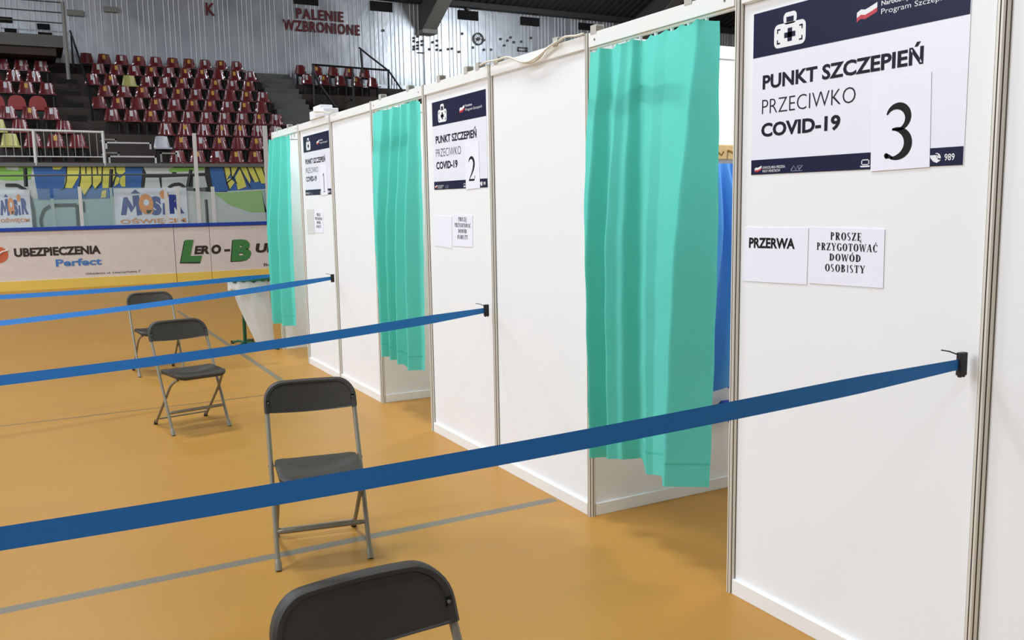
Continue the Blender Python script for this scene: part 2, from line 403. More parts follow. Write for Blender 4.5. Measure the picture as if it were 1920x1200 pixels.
# ---- grandstand
SY, SZ, DY, DZ = 22.0, 2.765, 0.7125, 0.39      # front edge of the lowest seat row
def tier(k): return (SY+DY*k+0.02, SZ+DZ*k-0.36)  # front y, tread height of the tier carrying row k
def stair_block(x0, x1, name, m, label, k0=0, k1=9, half=False):
    b = MB(); prof = []
    n_ = 2 if half else 1
    y0, z0 = tier(k0); prof.append((y0-0.2, 0.0)); prof.append((y0-0.2, z0))
    for k in range(k0, k1):
        for q in range(n_):
            y, z = tier(k); y += DY*q/n_; z += DZ*(q)/n_
            prof += [(y+DY/n_-0.2, z), (y+DY/n_-0.2, z+DZ/n_)]
    prof += [(WY, prof[-1][1]), (WY, 0)]
    b.prism(prof, lambda p, h: (h, p[0], p[1]), x0, x1)
    return tag(b.build(name, m), label, kind='structure')
stair_block(-22, 4.35, 'grandstand_left', M['concrete'], 'dark concrete tiers of the seated stand')
stair_block(4.35, 5.42, 'stand_stairs', M['concrete_grey'], 'grey concrete steps right of the centre seats', half=True)
# upper deck carrying the right hand seats, with the pale back wall of the stairwell under it
b = MB(); y7, z7 = tier(7)
b.prism([(y7-0.25, z7-0.42), (y7-0.25, z7), (y7+DY-0.2, z7), (y7+DY-0.2, z7+DZ), (WY, z7+DZ), (WY, z7-0.42)], lambda p, h: (h, p[0], p[1]), 5.42, 10.4)
tag(b.build('grandstand_deck', M['concrete']), 'dark concrete deck under the right hand seats', kind='structure')
b = MB(); b.box((5.42, 27.6, 0), (14, 27.8, z7-0.42)); tag(b.build('wall_stairwell', M['plaster']), 'pale wall below the seat deck', kind='structure')
b = MB(); b.box((10.4, 26.2, 0), (26, WY, 5.62)); tag(b.build('grandstand_right', M['concrete']), 'dark stand behind the booths', kind='structure')
b = MB(); c = on(1, 27.4, 635, 195); b.box((c.x-0.28, 27.5, 4.35), (c.x-0.04, 27.58, 5.2)); b.box((c.x+0.02, 27.5, 4.35), (c.x+0.12, 27.58, 5.2))
o = b.build('exit_sign', M['exit_green']); single(o, (c.x, 27.58, 4.35)); tag(o, 'green exit sign on the pale wall behind the black stair railing', 'sign')
# dark riser slots in the aisle and dark strip under the left seats
for (p0, p1, Y) in [((106, 148), (146, 157), 26.2), ((112, 170), (152, 178), 25.5), ((119, 192), (158, 201), 24.8), ((126, 216), (164, 228), 24.1)]:
    a = on(1, Y, *p0); c = on(1, Y, *p1); b = MB()
    k = round((Y-SY)/DY); yy = tier(k)[0]-0.2
    a = on(1, yy-0.02, *p0); c = on(1, yy-0.02, *p1)
    b.box((a.x, yy-0.03, c.z), (c.x, yy+0.02, a.z)); o = b.build('riser_slot', M['void']); single(o, ((a.x+c.x)/2, yy, c.z))
    tag(o, 'black slot in the aisle steps beside the left seat block, %s' % {148: 'topmost', 170: 'second from the top', 192: 'third from the top', 216: 'lowest'}[p0[1]], 'slot', 'slots in the aisle steps')

# ---- stadium seats
def make_seat(shell, name='stadium_seat'):
    t = thing(name, 'seat', 'seat')
    # backrest: dished trapezoid with side wings, local -y faces the rink, origin under the middle of the front edge
    W0, W1, Z0, Z1 = 0.15, 0.112, 0.03, 0.325
    b = MB()
    def back(u, v, th=0.0):
        w = W0+(W1-W0)*v; q = (u*2-1)
        return (w*q, 0.26+0.04*v-0.03*q*q+th, Z0+(Z1-Z0)*v-0.012*q*q*v)
    b.grid(back, 10, 5); b.grid(lambda u, v: back(u, v, 0.03), 10, 5, True)
    for u, sg in ((0.0, -1), (1.0, 1)):       # chamfered flanks, turned half outwards
        inn = [back(u, v/5) for v in range(6)]; mid = [(p[0]+sg*(0.05-0.022*v/5), p[1]+0.029-0.05*v/5, p[2]) for v, p in enumerate(inn)]; out = [back(u, v/5, 0.03) for v in range(6)]
        vs = inn+mid+out
        for o in (0, 6): b.add(vs[o:o+12], [(i, i+1, 7+i, 6+i) if sg > 0 else (6+i, 7+i, i+1, i) for i in range(5)])
    tp = [back(u/10, 1.0) for u in range(11)]; tq = [back(u/10, 1.0, 0.03) for u in range(11)]
    b.add(tp+tq, [(i, i+1, 12+i, 11+i) for i in range(10)])
    o = b.build('backrest', shell, t)
    for p in o.data.polygons[:100]: p.use_smooth = True
    b = MB()
    def pan(u, v):
        s = u*2-1; w = 0.175+0.045*(1-v)
        z = 0.03-0.025*(1-abs(s)**2)*math.sin(math.pi*min(1, v*0.9))+0.0
        if v < 0.18: z -= 0.03*(1-v/0.18)
        return (w*s, 0.30*v, z)
    b.grid(pan, 10, 8); b.grid(lambda u, v: (pan(u, v)[0], pan(u, v)[1], pan(u, v)[2]-0.02), 10, 8, True)
    fr = [pan(u/10, 0) for u in range(11)]; b.add(fr+[(p[0], p[1], p[2]-0.02) for p in fr], [(i+1, i, 11+i, 12+i) for i in range(10)])
    b.build('seat_pan', shell, t, smooth=True)
    b = MB(); b.prism([(-0.16, -0.36), (-0.12, -0.36), (-0.12, -0.06), (0.12, -0.06), (0.12, -0.36), (0.16, -0.36), (0.16, -0.01), (-0.16, -0.01)], lambda p, h: (p[0], h, p[1]), 0.1, 0.22)
    b.build('bracket', M['rail_black'], t)
    return t
def plate(t, m, tall=False):
    b = MB(); h = 0.115 if tall else 0.1
    c0, c1 = (0.17, 0.29) if not tall else (0.15, 0.30)
    b.grid(lambda u, v: (-0.04+0.08*u, 0.26+0.04*((c0+(c1-c0)*v-0.03)/0.295)-0.008, c0+(c1-c0)*v), 2, 2)
    b.build('number_plate', m, t)
def variant(shell, pm):
    t = make_seat(M[shell])
    if pm: plate(t, M[pm], pm == 'plate_white')
    return t
V = {'W': ('seat_red', 'plate_white', 'red seat, white plate'), 'Y': ('seat_red', 'plate_yellow', 'red seat, yellow plate'), 'N': ('seat_red', None, 'plain red seat'),
     'L': ('seat_yellow', None, 'pale yellow seat'), 'G': ('seat_white', None, 'white sticker covered seat')}
protos = {}
ORD = ['first', 'second', 'third', 'fourth', 'fifth', 'sixth', 'seventh', 'eighth', 'ninth', 'tenth']
ROWN = {8: 'top row', 7: 'second row down', 6: 'third row down', 5: 'fourth row down', 4: 'fifth row down', 3: 'sixth row down', 2: 'third row up', 1: 'second row up', 0: 'bottom row'}
def put_seat(code, x, k, label, group):
    loc = (x, SY+DY*k, SZ+DZ*k); rz = 0
    if code not in protos:
        t = variant(*V[code][:2]); t.location = loc; t['label'] = label; t['group'] = group; t['category'] = 'seat'; protos[code] = t; return t
    return copy_thing(protos[code], loc, rz, label, group)
def seat_row(codes, x0, pitch, k, block, group, rown=None):
    for i, c in enumerate(codes):
        if c == 'X': continue
        put_seat(c, x0+pitch*i+0.185, k, '%s, %s from left, %s, %s' % (V[c][2], ORD[i], rown or ROWN[k], block), group)
for k, x0, codes in ((8, -0.81, 'NYWYWYYWYW'), (7, -0.56, 'WYWYWYYNYW'), (6, -0.79, 'WYLWWYNYWY'), (5, -0.54, 'YWYWYWYNYW'), (4, -0.77, 'NYNYWYYWYN'), (3, -0.53, 'WWYWWWWWYW'), (2, 0.69, 'WYWYYWW'), (1, 0.47, 'GYWYNYW'), (0, 0.735, 'WYWYYY')):
    seat_row(codes, x0, 0.479, k, 'centre block', 'seats of the centre block')
for k, x0, codes in ((8, 5.54, 'NYNYN'), (7, 5.54, 'WYNYN')):
    seat_row(codes, x0, 0.548, k, 'right block', 'seats behind the black railing', 'upper row' if k == 8 else 'lower row')
for k, x0, codes, rn in ((7, -3.0, 'NWW', 'top row'), (6, -3.21, 'NWW', 'second row'), (5, -2.94, 'WYW', 'third row'), (3, -2.92, 'WYW', 'row under the round backs'), (1, -2.92, 'LNYN', 'row behind the white railing'), (2, -3.17, 'LNXN', 'row above the railing seats')):
    seat_row(codes, x0, 0.485, k, 'left block', 'seats of the left block', rn)
for i, x in enumerate((-3.2, -2.72, -2.24)):
    def shell():
        t = thing('round_back_seat', 'large round backed plain red seat in the left block, %s from the left' % ORD[i], 'seat', (x+0.2, SY+DY*4, SZ+DZ*4-0.1), group='round backed seats')
        b = MB()
        pts = [(0.21*math.copysign(abs(math.cos(a))**0.75, math.cos(a)), 0.30*math.sin(a)**0.8) for a in [math.pi*q/16 for q in range(17)]]
        b.prism(pts, lambda p, h: (p[0], 0.26+h+0.25*p[0]*p[0]*-1.2, 0.08+p[1]), 0, 0.05)
        b.build('backrest', M['seat_red_light'], t, smooth=True)
        b = MB(); b.box((-0.19, 0, -0.02), (0.19, 0.3, 0.08)); b.build('seat_pan', M['seat_red_light'], t, bevel=0.02)
        b = MB(); b.box((-0.15, 0.05, -0.26), (0.15, 0.2, -0.02)); b.build('bracket', M['rail_black'], t)
    shell()

# white pipe railing in front of the left seats
def P(px, py, Y): return on(1, Y, px, py)
RY = 21.45
t = thing('stand_railing', 'white pipe railing with thin bars at the left front of the stand', 'railing', (-1.9, RY, 2.66))
b = MB(); b.tube([(-4.2, RY, 3.46), (-0.85, RY, 3.43)], 0.028, 8); b.tube([(-4.2, RY, 2.86), (-0.83, RY, 2.86)], 0.014, 6); b.build('rail', M['rail_white'], t, shift=t.location)
for (px0, px1) in ((62, 69), (192, 199)):
    a = P(px0, 243, RY); c = P(px1, 303, RY); b = MB(); b.tube([(a.x, RY, 3.46), (a.x, RY, 2.66)], 0.035, 8); b.build('post', M['rail_white'], t, shift=t.location)
b = MB(); x = -3.9
while x < -0.9: b.tube([(x, RY, 2.86), (x, RY, 3.43)], 0.009, 5); x += 0.155
b.build('bars', M['steel_mid'], t, shift=t.location)
# white step frames
for i, (p0, p1, k) in enumerate([((197, 266), (284, 280), 1), ((203, 292), (294, 306), 0), ((300, 286), (333, 304), 0), ((188, 260), (219, 266), 1), ((190, 285), (224, 292), 0)]):
    yy = tier(k)[0]-0.24; a = P(*p0, yy); c = P(*p1, yy); b = MB()
    zt = a.z; zb = max(c.z, 2.45)
    b.box((a.x, yy-0.02, zt-0.035), (c.x, yy+0.03, zt)); b.box((a.x, yy-0.02, zb), (a.x+0.04, yy+0.03, zt)); b.box((c.x-0.04, yy-0.02, zb), (c.x, yy+0.03, zt))
    o = b.build('step_frame', M['rail_white'] if i < 2 else M['steel_mid']); single(o, ((a.x+c.x)/2, yy, zb))
    tag(o, ['upper white edged step frame right of the white railing', 'lower white edged step frame right of the white railing', 'grey step frame left of the lowest centre seats', 'small upper grey frame at the railing corner', 'small lower grey frame at the railing corner'][i], 'frame', 'step frames at the stand front')
# press balcony upper left
t = thing('press_balcony', 'grey balcony slab with thin pipe rails at the upper left of the stand', 'balcony', (-2.6, 27.0, 5.88))
b = MB(); b.box((-5, 26.6, 6.1), (-1.26, WY-0.05, 6.42)); b.build('slab', M['concrete_grey'], t, shift=t.location)
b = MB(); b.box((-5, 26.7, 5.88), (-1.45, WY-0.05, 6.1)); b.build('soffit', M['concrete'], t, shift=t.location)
b = MB(); b.tube([(-1.2, 26.55, 5.12), (-1.2, 26.55, 7.32)], 0.05, 8); o = b.build('balcony_post', M['steel_mid']); single(o, (-1.2, 26.55, 5.12)); tag(o, 'pale upright at the corner of the balcony in the upper left', 'post')
b = MB()
for z in (7.3, 7.03, 6.75): b.tube([(-5, 26.58, z), (-1.25, 26.58, z)], 0.018, 6)
b.build('rail', M['steel_dark'], t, shift=t.location)
# aisle handrail near the balcony
b = MB(); p = [on(1, 27.6, 131, 57), on(1, 27.6, 145, 98), on(1, 26.6, 152, 120), on(1, 25.2, 166, 160), on(1, 24.4, 170, 190), on(1, 23.6, 174, 225)]
b.tube(p, 0.03, 6); a = on(1, 27.6, 133, 66); b.tube([a, (a.x, a.y, a.z-0.9)], 0.025, 6)
o = b.build('handrail', M['rail_black']); single(o, (p[0].x, 27.0, 4.0)); tag(o, 'thin black handrail running down the aisle left of the centre seats', 'handrail')

# black stair railing in front of the right seats
t = thing('stair_railing', 'black steel railing around the stair opening below the right seats', 'railing', (7.6, 26.6, 4.75))
QY = 26.55; Q = lambda px, py: on(1, QY, px, py)
b = MB(); b.tube([Q(585, 121), Q(730, 132)], 0.032, 8); b.tube([Q(673, 89), Q(690, 103), Q(729, 133), Q(760, 178), Q(772, 195)], 0.03, 8); b.tube([Q(588, 135), Q(600, 160), Q(632, 205)], 0.045, 8)
b.build('handrail', M['rail_black'], t, shift=t.location)
for (x0, y0, x1, y1) in ((587, 121, 589, 196), (661, 127, 663, 200), (676, 93, 680, 137), (728, 133, 729, 178)):
    b = MB(); b.tube([Q(x0, y0), Q(x1, y1)], 0.035, 6); b.build('post', M['rail_black'], t, shift=t.location)
b = MB()
for i in range(17):
    px = 596+i*8; b.tube([Q(px, 122+0.075*(px-585)), Q(px, 160)], 0.007, 4)
b.build('bars', M['rail_black'], t, shift=t.location); b = MB()
for i in range(12):
    px = 592+i*3.2; b.tube([Q(px, 176+i*1.2), Q(px+2, 214)], 0.02, 4)
b.build('stair_bars', M['rail_black'], t, shift=t.location); b = MB()
for i in range(6):
    px = 734+i*5; b.tube([Q(px, 142+i*8), Q(px, 190)], 0.014, 4)
b.build('stair_bars', M['rail_black'], t, shift=t.location); b = MB()
for px in (589, 663, 729):
    p = Q(px, 186 if px < 700 else 176); b = MB(); b.tube([(p.x, QY, p.z), (p.x, 26.86, p.z)], 0.025, 6); b.build('wall_stub', M['rail_black'], t, shift=t.location)

# ---- painted wall in front of the stand
MY = 21.5
b = MB(); b.box((-22, MY, 0), (26, MY+0.25, 2.66)); wall_mural = tag(b.build('wall_mural', M['mural_pale']), 'painted front wall of the stand', kind='structure')
b = MB(); b.box((-22, MY-0.08, 2.64), (26, MY+0.35, 2.72)); tag(b.build('trim_1', M['concrete_grey']), 'concrete coping on the painted wall', kind='structure')
b = MB()
def poly(mi, pts, lay):
    b.cur = mi; ps = [on(1, MY-0.004*lay, *q) for q in pts]
    b.add([(p.x, p.y, max(p.z, 0.9)) for p in ps], [tuple(range(len(ps)))])
def line(mi, pts, wd, lay):
    for (p, q) in zip(pts[:-1], pts[1:]):
        dx, dy = q[0]-p[0], q[1]-p[1]; l = math.hypot(dx, dy) or 1; nx, ny = -dy/l*wd/2, dx/l*wd/2
        poly(mi, [(p[0]+nx, p[1]+ny), (q[0]+nx, q[1]+ny), (q[0]-nx, q[1]-ny), (p[0]-nx, p[1]-ny)], lay)
# 0 yellow 1 blue 2 green 3 black 4 teal 5 pale
poly(4, [(60, 372), (210, 372), (210, 440), (60, 440)], 1); poly(2, [(-30, 308), (60, 310), (58, 336), (20, 339), (-30, 333)], 1); poly(5, [(8, 311), (36, 311), (34, 320), (14, 318)], 2)
poly(1, [(61, 311), (236, 311), (236, 352), (205, 372), (72, 375)], 2)
poly(1, [(236, 311), (268, 311), (264, 353), (236, 353)], 2)
poly(3, [(266, 311), (400, 311), (402, 360), (264, 353)], 1)
for pts in ([(125, 311), (150, 311), (147, 332), (135, 353), (120, 352)], [(151, 311), (172, 311), (172, 345), (158, 366), (150, 352), (150, 334)], [(173, 311), (192, 311), (190, 340), (178, 354), (173, 345)], [(193, 311), (214, 311), (216, 330), (206, 352), (192, 353), (192, 338)], [(97, 311), (120, 311), (112, 318), (100, 318)],
            [(217, 311), (234, 312), (235, 322), (225, 330), (218, 322)], [(217, 330), (225, 334), (222, 344), (214, 350)], [(226, 333), (235, 326), (235, 350), (228, 350), (224, 342)], [(191, 358), (199, 356), (199, 370), (189, 371)]):
    poly(0, pts, 4)
for pts in ([(172, 311), (173, 345), (158, 368)], [(150, 311), (151, 334), (146, 360)], [(192, 311), (191, 340), (178, 356)], [(215, 311), (218, 330), (206, 354)], [(125, 311), (124, 340), (120, 354), (112, 356)], [(182, 311), (183, 328)], [(161, 311), (161, 326)]):
    line(3, pts, 2.4, 5)
for pts in ([(268, 312), (325, 312), (322, 327), (276, 328)], [(330, 318), (368, 316), (384, 314), (384, 324), (331, 326)], [(273, 333), (298, 333), (301, 353), (271, 353)], [(303, 333), (352, 331), (348, 354), (304, 354)], [(362, 331), (384, 330), (389, 351), (362, 353)]):
    poly(5, pts, 3)
poly(2, [(316, 318), (325, 314), (372, 314), (386, 313), (380, 319), (345, 322), (318, 323)], 4)
poly(1, [(392, 311), (421, 311), (426, 360), (400, 360)], 3); poly(1, [(421, 311), (520, 311), (520, 352), (426, 360)], 2)
for pts in ([(419, 313), (430, 313), (432, 326), (424, 338)], [(432, 313), (447, 313), (440, 330), (433, 332)], [(424, 338), (432, 334), (440, 342), (430, 356)], [(441, 332), (450, 316), (456, 330), (462, 350), (446, 356)], [(450, 313), (462, 313), (470, 338), (468, 344)], [(463, 313), (474, 313), (486, 340), (478, 342)], [(476, 313), (490, 313), (500, 344), (490, 344)], [(492, 313), (512, 313), (514, 346), (503, 346)]):
    poly(0, pts, 4)
for pts in ([(419, 312), (424, 338), (430, 356)], [(432, 312), (434, 330), (444, 344)], [(448, 312), (436, 334), (424, 344)], [(450, 314), (458, 334), (470, 352)], [(462, 312), (474, 340)], [(475, 312), (488, 342)], [(491, 312), (502, 346)]):
    line(3, pts, 2.2, 5)
poly(5, [(396, 360), (520, 353), (520, 440), (396, 440)], 3); poly(2, [(402, 362), (490, 357), (500, 398), (470, 398), (430, 384)], 4); poly(4, [(490, 357), (520, 355), (520, 440), (504, 440)], 4)
poly(5, [(266, 355), (396, 360), (396, 440), (266, 440)], 2)
line(3, [(10, 347), (32, 347), (48, 356), (58, 374), (63, 396), (66, 432)], 6, 5); line(3, [(80, 432), (76, 412), (82, 394), (94, 386)], 6, 5); line(3, [(100, 385), (144, 384), (147, 432)], 6, 5); line(3, [(157, 378), (158, 398)], 3, 5)
line(3, [(316, 352), (325, 346), (338, 345), (347, 352)], 6, 5); line(3, [(386, 374), (389, 420)], 5, 5); line(3, [(358, 322), (352, 352), (366, 356)], 5, 5); line(3, [(372, 398), (376, 406), (371, 414), (377, 412)], 3, 5)
b.build('mural_painting', [M['mural_yellow'], M['mural_blue'], M['mural_green'], M['mural_black'], M['mural_teal'], M['mural_pale']], wall_mural)
# pipe rail standing off the painted wall
t = thing('pipe_rail', 'brown pipe rail on short dark posts along the painted wall', 'railing', (-0.5, MY-0.25, 2.0))
b = MB(); a = on(1, MY-0.3, 0, 330.5); c = on(1, MY-0.3, 368, 326.5); b.tube([(-4.5, a.y, a.z), (c.x, c.y, c.z)], 0.02, 6); b.build('rail', M['steel_dark'], t, shift=t.location)
for (x0, y0, x1, y1) in ((47, 315, 49, 350), (209, 317, 207, 352), (358, 318, 352, 352)):
    a = on(1, MY-0.28, x0, y0); c = on(1, MY-0.28, x1, y1); b = MB(); b.tube([a, c], 0.04, 8); b.build('post', M['rail_black'], t, shift=t.location)

# ---- sports centre banners hung on the painted wall
def mosir(x0, x1, z0, z1, label, small):
    y = MY-0.027
    t = thing('club_banner', label, 'banner', ((x0+x1)/2, y, z0), group='sports centre banners')
    b = MB(); b.box((x0, y-0.006, z0), (x1, y+0.005, z1)); b.build('sheet', M['banner_white'], t, shift=t.location)
    ku, kv = (lambda u: 0.44+0.54*u, lambda v: 0.13+0.8*v) if small else (lambda u: u, lambda v: v)
    fn = lambda u, v: (x0+ku(u)*(x1-x0), y-0.011, z0+kv(v)*(z1-z0)); fn2 = lambda u, v: (x0+ku(u)*(x1-x0), y-0.015, z0+kv(v)*(z1-z0))
    def pl(mb, f, pts): mb.add([f(*p) for p in pts], [tuple(range(len(pts)))])
    def disc(mb, f, cx, cy, rx, ry, n=24): pl(mb, f, [(cx+rx*math.cos(2*math.pi*i/n), cy+ry*math.sin(2*math.pi*i/n)) for i in range(n)])
    b = MB()
    # chunky slanted letters, drawn as shapes
    pl(b, fn, [(0.075, 0.30), (0.145, 0.30), (0.175, 0.52), (0.125, 0.76)]); pl(b, fn, [(0.125, 0.76), (0.175, 0.77), (0.25, 0.5), (0.215, 0.36)]); pl(b, fn, [(0.215, 0.36), (0.25, 0.5), (0.245, 0.8), (0.335, 0.82), (0.36, 0.3), (0.29, 0.28), (0.285, 0.55)])
    pl(b, fn, [(0.225, 0.86), (0.355, 0.86), (0.29, 0.965)])
    put_text(b, 'S', fn, 0.475, 0.635, 0.28, 0.78, off=0.07)
    pl(b, fn, [(0.645, 0.29), (0.715, 0.29), (0.705, 0.60), (0.655, 0.60)])
    put_text(b, 'R', fn, 0.745, 0.955, 0.31, 0.82, off=0.06)
    b.build('blue_letters', M['mosir_blue'], t, shift=t.location)
    b = MB(); disc(b, fn2, 0.425, 0.58, 0.10, 0.27); disc(b, fn2, 0.68, 0.83, 0.062, 0.12); pl(b, fn2, [(0.42, 0.42), (0.53, 0.42), (0.50, 0.32), (0.43, 0.33)])
    put_text(b, 'OŚWIĘCIM', fn2, 0.06, 0.965, 0.075, 0.185, off=0.02)
    b.build('orange_letters', M['mosir_orange'], t, shift=t.location)
    b = MB(); disc(b, lambda u, v: (x0+ku(u)*(x1-x0), y-0.019, z0+kv(v)*(z1-z0)), 0.43, 0.62, 0.038, 0.085); b.build('letter_eye', M['banner_white'], t, shift=t.location)
mosir(-0.68, 0.955, 1.235, 2.135, 'white sports centre banner with blue and orange lettering behind the glass', False)
mosir(-3.6, -2.43, 1.23, 2.12, 'second white lettered banner, cut by the left edge of the picture', True)

# ---- rink boards and glass
BY = 19.5
def board(x0, x1, label, yellow=True):
    t = thing('rink_board', label, 'board', ((x0+x1)/2, BY, 0), group='boards of the rink')
    b = MB(); b.box((x0, BY, 0.2 if yellow else 0.0), (x1, BY+0.12, 1.225)); b.build('panel', M['board_white'], t, shift=t.location)
    b = MB(); b.box((x0, BY-0.03, 1.225), (x1, BY+0.15, 1.305)); b.build('top_rail', M['board_blue'], t, shift=t.location, bevel=0.008)
    b = MB(); b.box((x0, BY-0.02, 0), (x1, BY+0.12, 0.2)); b.build('kick_plate', M['board_yellow'], t, shift=t.location)
    return t
bx1 = on(1, BY, 328, 470).x; bx2 = on(1, BY, 394, 460).x
tA = board(-8, bx1-0.006, 'long white rink board advertising insurance, yellow foot and blue rail')
tB = board(bx1+0.006, bx2-0.005, 'narrow white rink board with the large green initial of the building firm')
tC = board(bx2+0.005, 10, 'white rink board running behind the first curtain, with the green letter B')
FB = lambda u, v: (u, BY-0.006, v)
def bz(px, py): p = on(1, BY, px, py); return p.x, p.z
def adtext(s, p0, p1, m, name, t, off=0.01, shear=0.0, spacing=1.0):
    """p0 lower-left, p1 upper-right in the photograph, on the board's face"""
    u0, v0 = bz(*p0); u1, v1 = bz(*p1); b = MB(); put_text(b, s, FB, u0, u1, v0, v1, off=off, shear=shear, spacing=spacing); b.build(name, m, t, shift=t.location)
adtext('UBEZPIECZENIA', (27, 482), (188, 460), M['ad_black'], 'black_lettering', tA, 0.045)
adtext('Perfect', (105, 500), (190, 483), M['ad_blue'], 'blue_lettering', tA, 0.03)
adtext('Oświęcim ul. Leszczyńskiej 7', (161, 515), (263, 506.5), M['ad_black'], 'address_line', tA, 0.006)
b = MB(); cx, cz = bz(-4, 478); b.add([FB(cx+0.185*math.cos(a*math.pi/14), cz+0.17*math.sin(a*math.pi/14)) for a in range(28)], [tuple(range(28))]); b.build('round_logo', M['ad_orange'], tA, shift=tA.location)
b = MB(); b.tube([(cx-0.2, BY-0.008, cz-0.1), (cx-0.05, BY-0.008, cz-0.04), (cx+0.08, BY-0.008, cz+0.06), (cx+0.19, BY-0.008, cz+0.09)], 0.018, 6); b.build('logo_stripe', M['board_white'], tA, shift=tA.location)
def gpoly(t, name, pts, m, lay=1):
    b = MB(); ps = [on(1, BY-0.004*lay, *q) for q in pts]; b.add([tuple(p) for p in ps], [tuple(range(len(ps)))]); b.build(name, m, t, shift=t.location)
gpoly(tB, 'initial_shadow', [(345, 452), (363, 450), (356, 482), (378, 480), (375, 494), (337, 494)], M['ad_black'], 1)
gpoly(tB, 'green_initial', [(347, 450), (363, 449.5), (357, 480), (379, 479), (376, 491), (339, 492)], M['ad_green'], 2)
u0, v0 = bz(364, 477); u1, v1 = bz(392, 460); b = MB(); put_text(b, 'ER', FB, u0, u1-0.005, v0, v1, off=0.05, shear=0.12); b.build('black_lettering', M['ad_black'], tB, shift=tB.location)
u0, v0 = bz(395.5, 476.5); u1, v1 = bz(413, 458.5); b = MB(); put_text(b, 'O', FB, u0, u1, v0, v1, off=0.06, shear=0.1); put_text(b, '-', FB, u1+0.08, u1+0.21, v0, v1, off=0.05); b.build('black_lettering', M['ad_black'], tC, shift=tC.location); b = MB()
u0, v0 = bz(478, 474); u1, v1 = bz(522, 455); put_text(b, 'UD', FB, u0, u1, v0, v1, off=0.055, shear=0.08); b.build('black_lettering', M['ad_black'], tC, shift=tC.location)
u0, v0 = bz(434, 490); u1, v1 = bz(476, 448); b = MB(); put_text(b, 'B', FB, u0, u1-0.1, v0, v1, off=0.06, shear=0.14); b.build('green_initial', M['ad_green'], tC, shift=tC.location)
b = MB(); FB2 = lambda u, v: (u+0.025, BY-0.003, v-0.015); put_text(b, 'B', FB2, u0-0.05, u1-0.13, v0, v1, off=0.06, shear=0.14); b.build('initial_shadow', M['ad_black'], tC, shift=tC.location)
u0, v0 = bz(494.5, 499); u1, v1 = bz(530, 492); b = MB(); put_text(b, 'Babice', FB, u0, u1, v0, v1, off=0.006); b.build('address_line', M['ad_black'], tC, shift=tC.location)
b = MB(); b.box((bx1+0.01, BY-0.012, 0.0), (bx2, BY-0.004, 0.13)); b.build('worn_foot', M['steel_mid'], tB, shift=tB.location)
# safety glass
def pane(x0, x1, z1, t):
    b = MB(); b.box((x0, BY+0.055, 1.305), (x1, BY+0.067, z1)); b.build('glass_pane', M['glass'], t, shift=t.location)
gx = [on(1, BY+0.06, px, 400).x for px in (100, 151.5, 210, 312, 334, 400.5, 369, 501)]
pane(-4, gx[0]-0.035, 2.1, tA); pane(gx[0]+0.035, gx[1]-0.04, 2.1, tA); pane(gx[1]+0.04, gx[2]-0.03, 2.1, tA); pane(gx[2]+0.03, gx[3]-0.04, 2.12, tA)
pane(gx[4]+0.04, gx[6]-0.045, 2.12, tB); pane(gx[6]+0.045, bx2-0.015, 2.12, tB); pane(gx[5]+0.04, gx[7]-0.055, 2.0, tC); pane(gx[7]+0.055, 4.5, 2.0, tC)
def post(px0, top, px1, bot, r, m, name, t):
    a = on(1, BY+0.06, px0, top); c = on(1, BY+0.06, px1, bot); b = MB()
    x = (a.x+c.x)/2; b.box((x-r, BY+0.02, 1.305), (x+r, BY+0.1, a.z)); b.build(name, m, t, shift=t.location)
post(147, 350, 156, 425, 0.034, M['rail_white'], 'glass_post', tA); post(97, 372, 103, 428, 0.03, M['mural_teal'], 'glass_post', tA)
post(207, 352, 213, 424, 0.022, M['mural_teal'], 'glass_post', tA); post(308, 350, 316, 420, 0.032, M['rail_white'], 'glass_post', tA)
post(330.5, 350, 338.5, 420, 0.032, M['rail_white'], 'glass_post', tB); post(398, 350, 403, 420, 0.034, M['rail_white'], 'glass_post', tC)
post(365, 250, 373, 420, 0.036, M['rail_white'], 'net_pole', tB); post(498, 236, 504, 420, 0.045, M['rail_white'], 'net_pole', tC)

# ================================================================== THE BOOTHS
PY = [0, 1.0997, 2.1846, 3.2596, 4.2904, 5.3778, 6.5073, 7.6018, 8.7079]
HB = 2.5
def post_geo(b, x, y, z0, z1, r=0.0215):
    pts = []; mi = []
    for k in range(8):
        a0 = math.pi/8+k*math.pi/4; a1 = a0+math.pi/4
        p = Vector((math.cos(a0), math.sin(a0)))*r; q = Vector((math.cos(a1), math.sin(a1)))*r; d = q-p
        inn = -(p+q).normalized()*0.006
        pts += [p, p+d*0.38, p+d*0.41+inn, p+d*0.59+inn, p+d*0.62]; mi += [0, 1, 1, 1, 0]
    n = len(pts); o = len(b.v)
    b.v += [(x+p[0], y+p[1], z0) for p in pts]+[(x+p[0], y+p[1], z1) for p in pts]
    for i in range(n): b.f.append((o+i, o+(i+1) % n, o+n+(i+1) % n, o+n+i)); b.mi.append(mi[i])
    b.f.append(tuple(o+n+i for i in range(n))); b.mi.append(0)
def upright(x, y, label):
    b = MB(); post_geo(b, 0, 0, 0, HB); o = b.build('booth_post', [M['alu'], M['groove']]); o.location = (x, y, 0)
    return tag(o, label, 'post', 'booth uprights')
labs = ['grooved metal upright right of the poster numbered 3', 'grooved metal upright between the nearest curtain and poster 3', 'grooved metal upright left of the nearest curtain', 'grooved metal upright right of the poster numbered 2', 'grooved metal upright between the middle curtain and poster 2', 'grooved metal upright left of the middle curtain',
        'grooved metal upright right of the poster numbered 1', 'grooved metal upright between the farthest curtain and poster 1', 'grooved metal upright at the far end, left of the farthest curtain']
PXC = 0.016
for y, l in zip(PY, labs): upright(PXC, y, l)
upright(PXC, -1.09, 'grooved metal upright beyond the right picture edge')
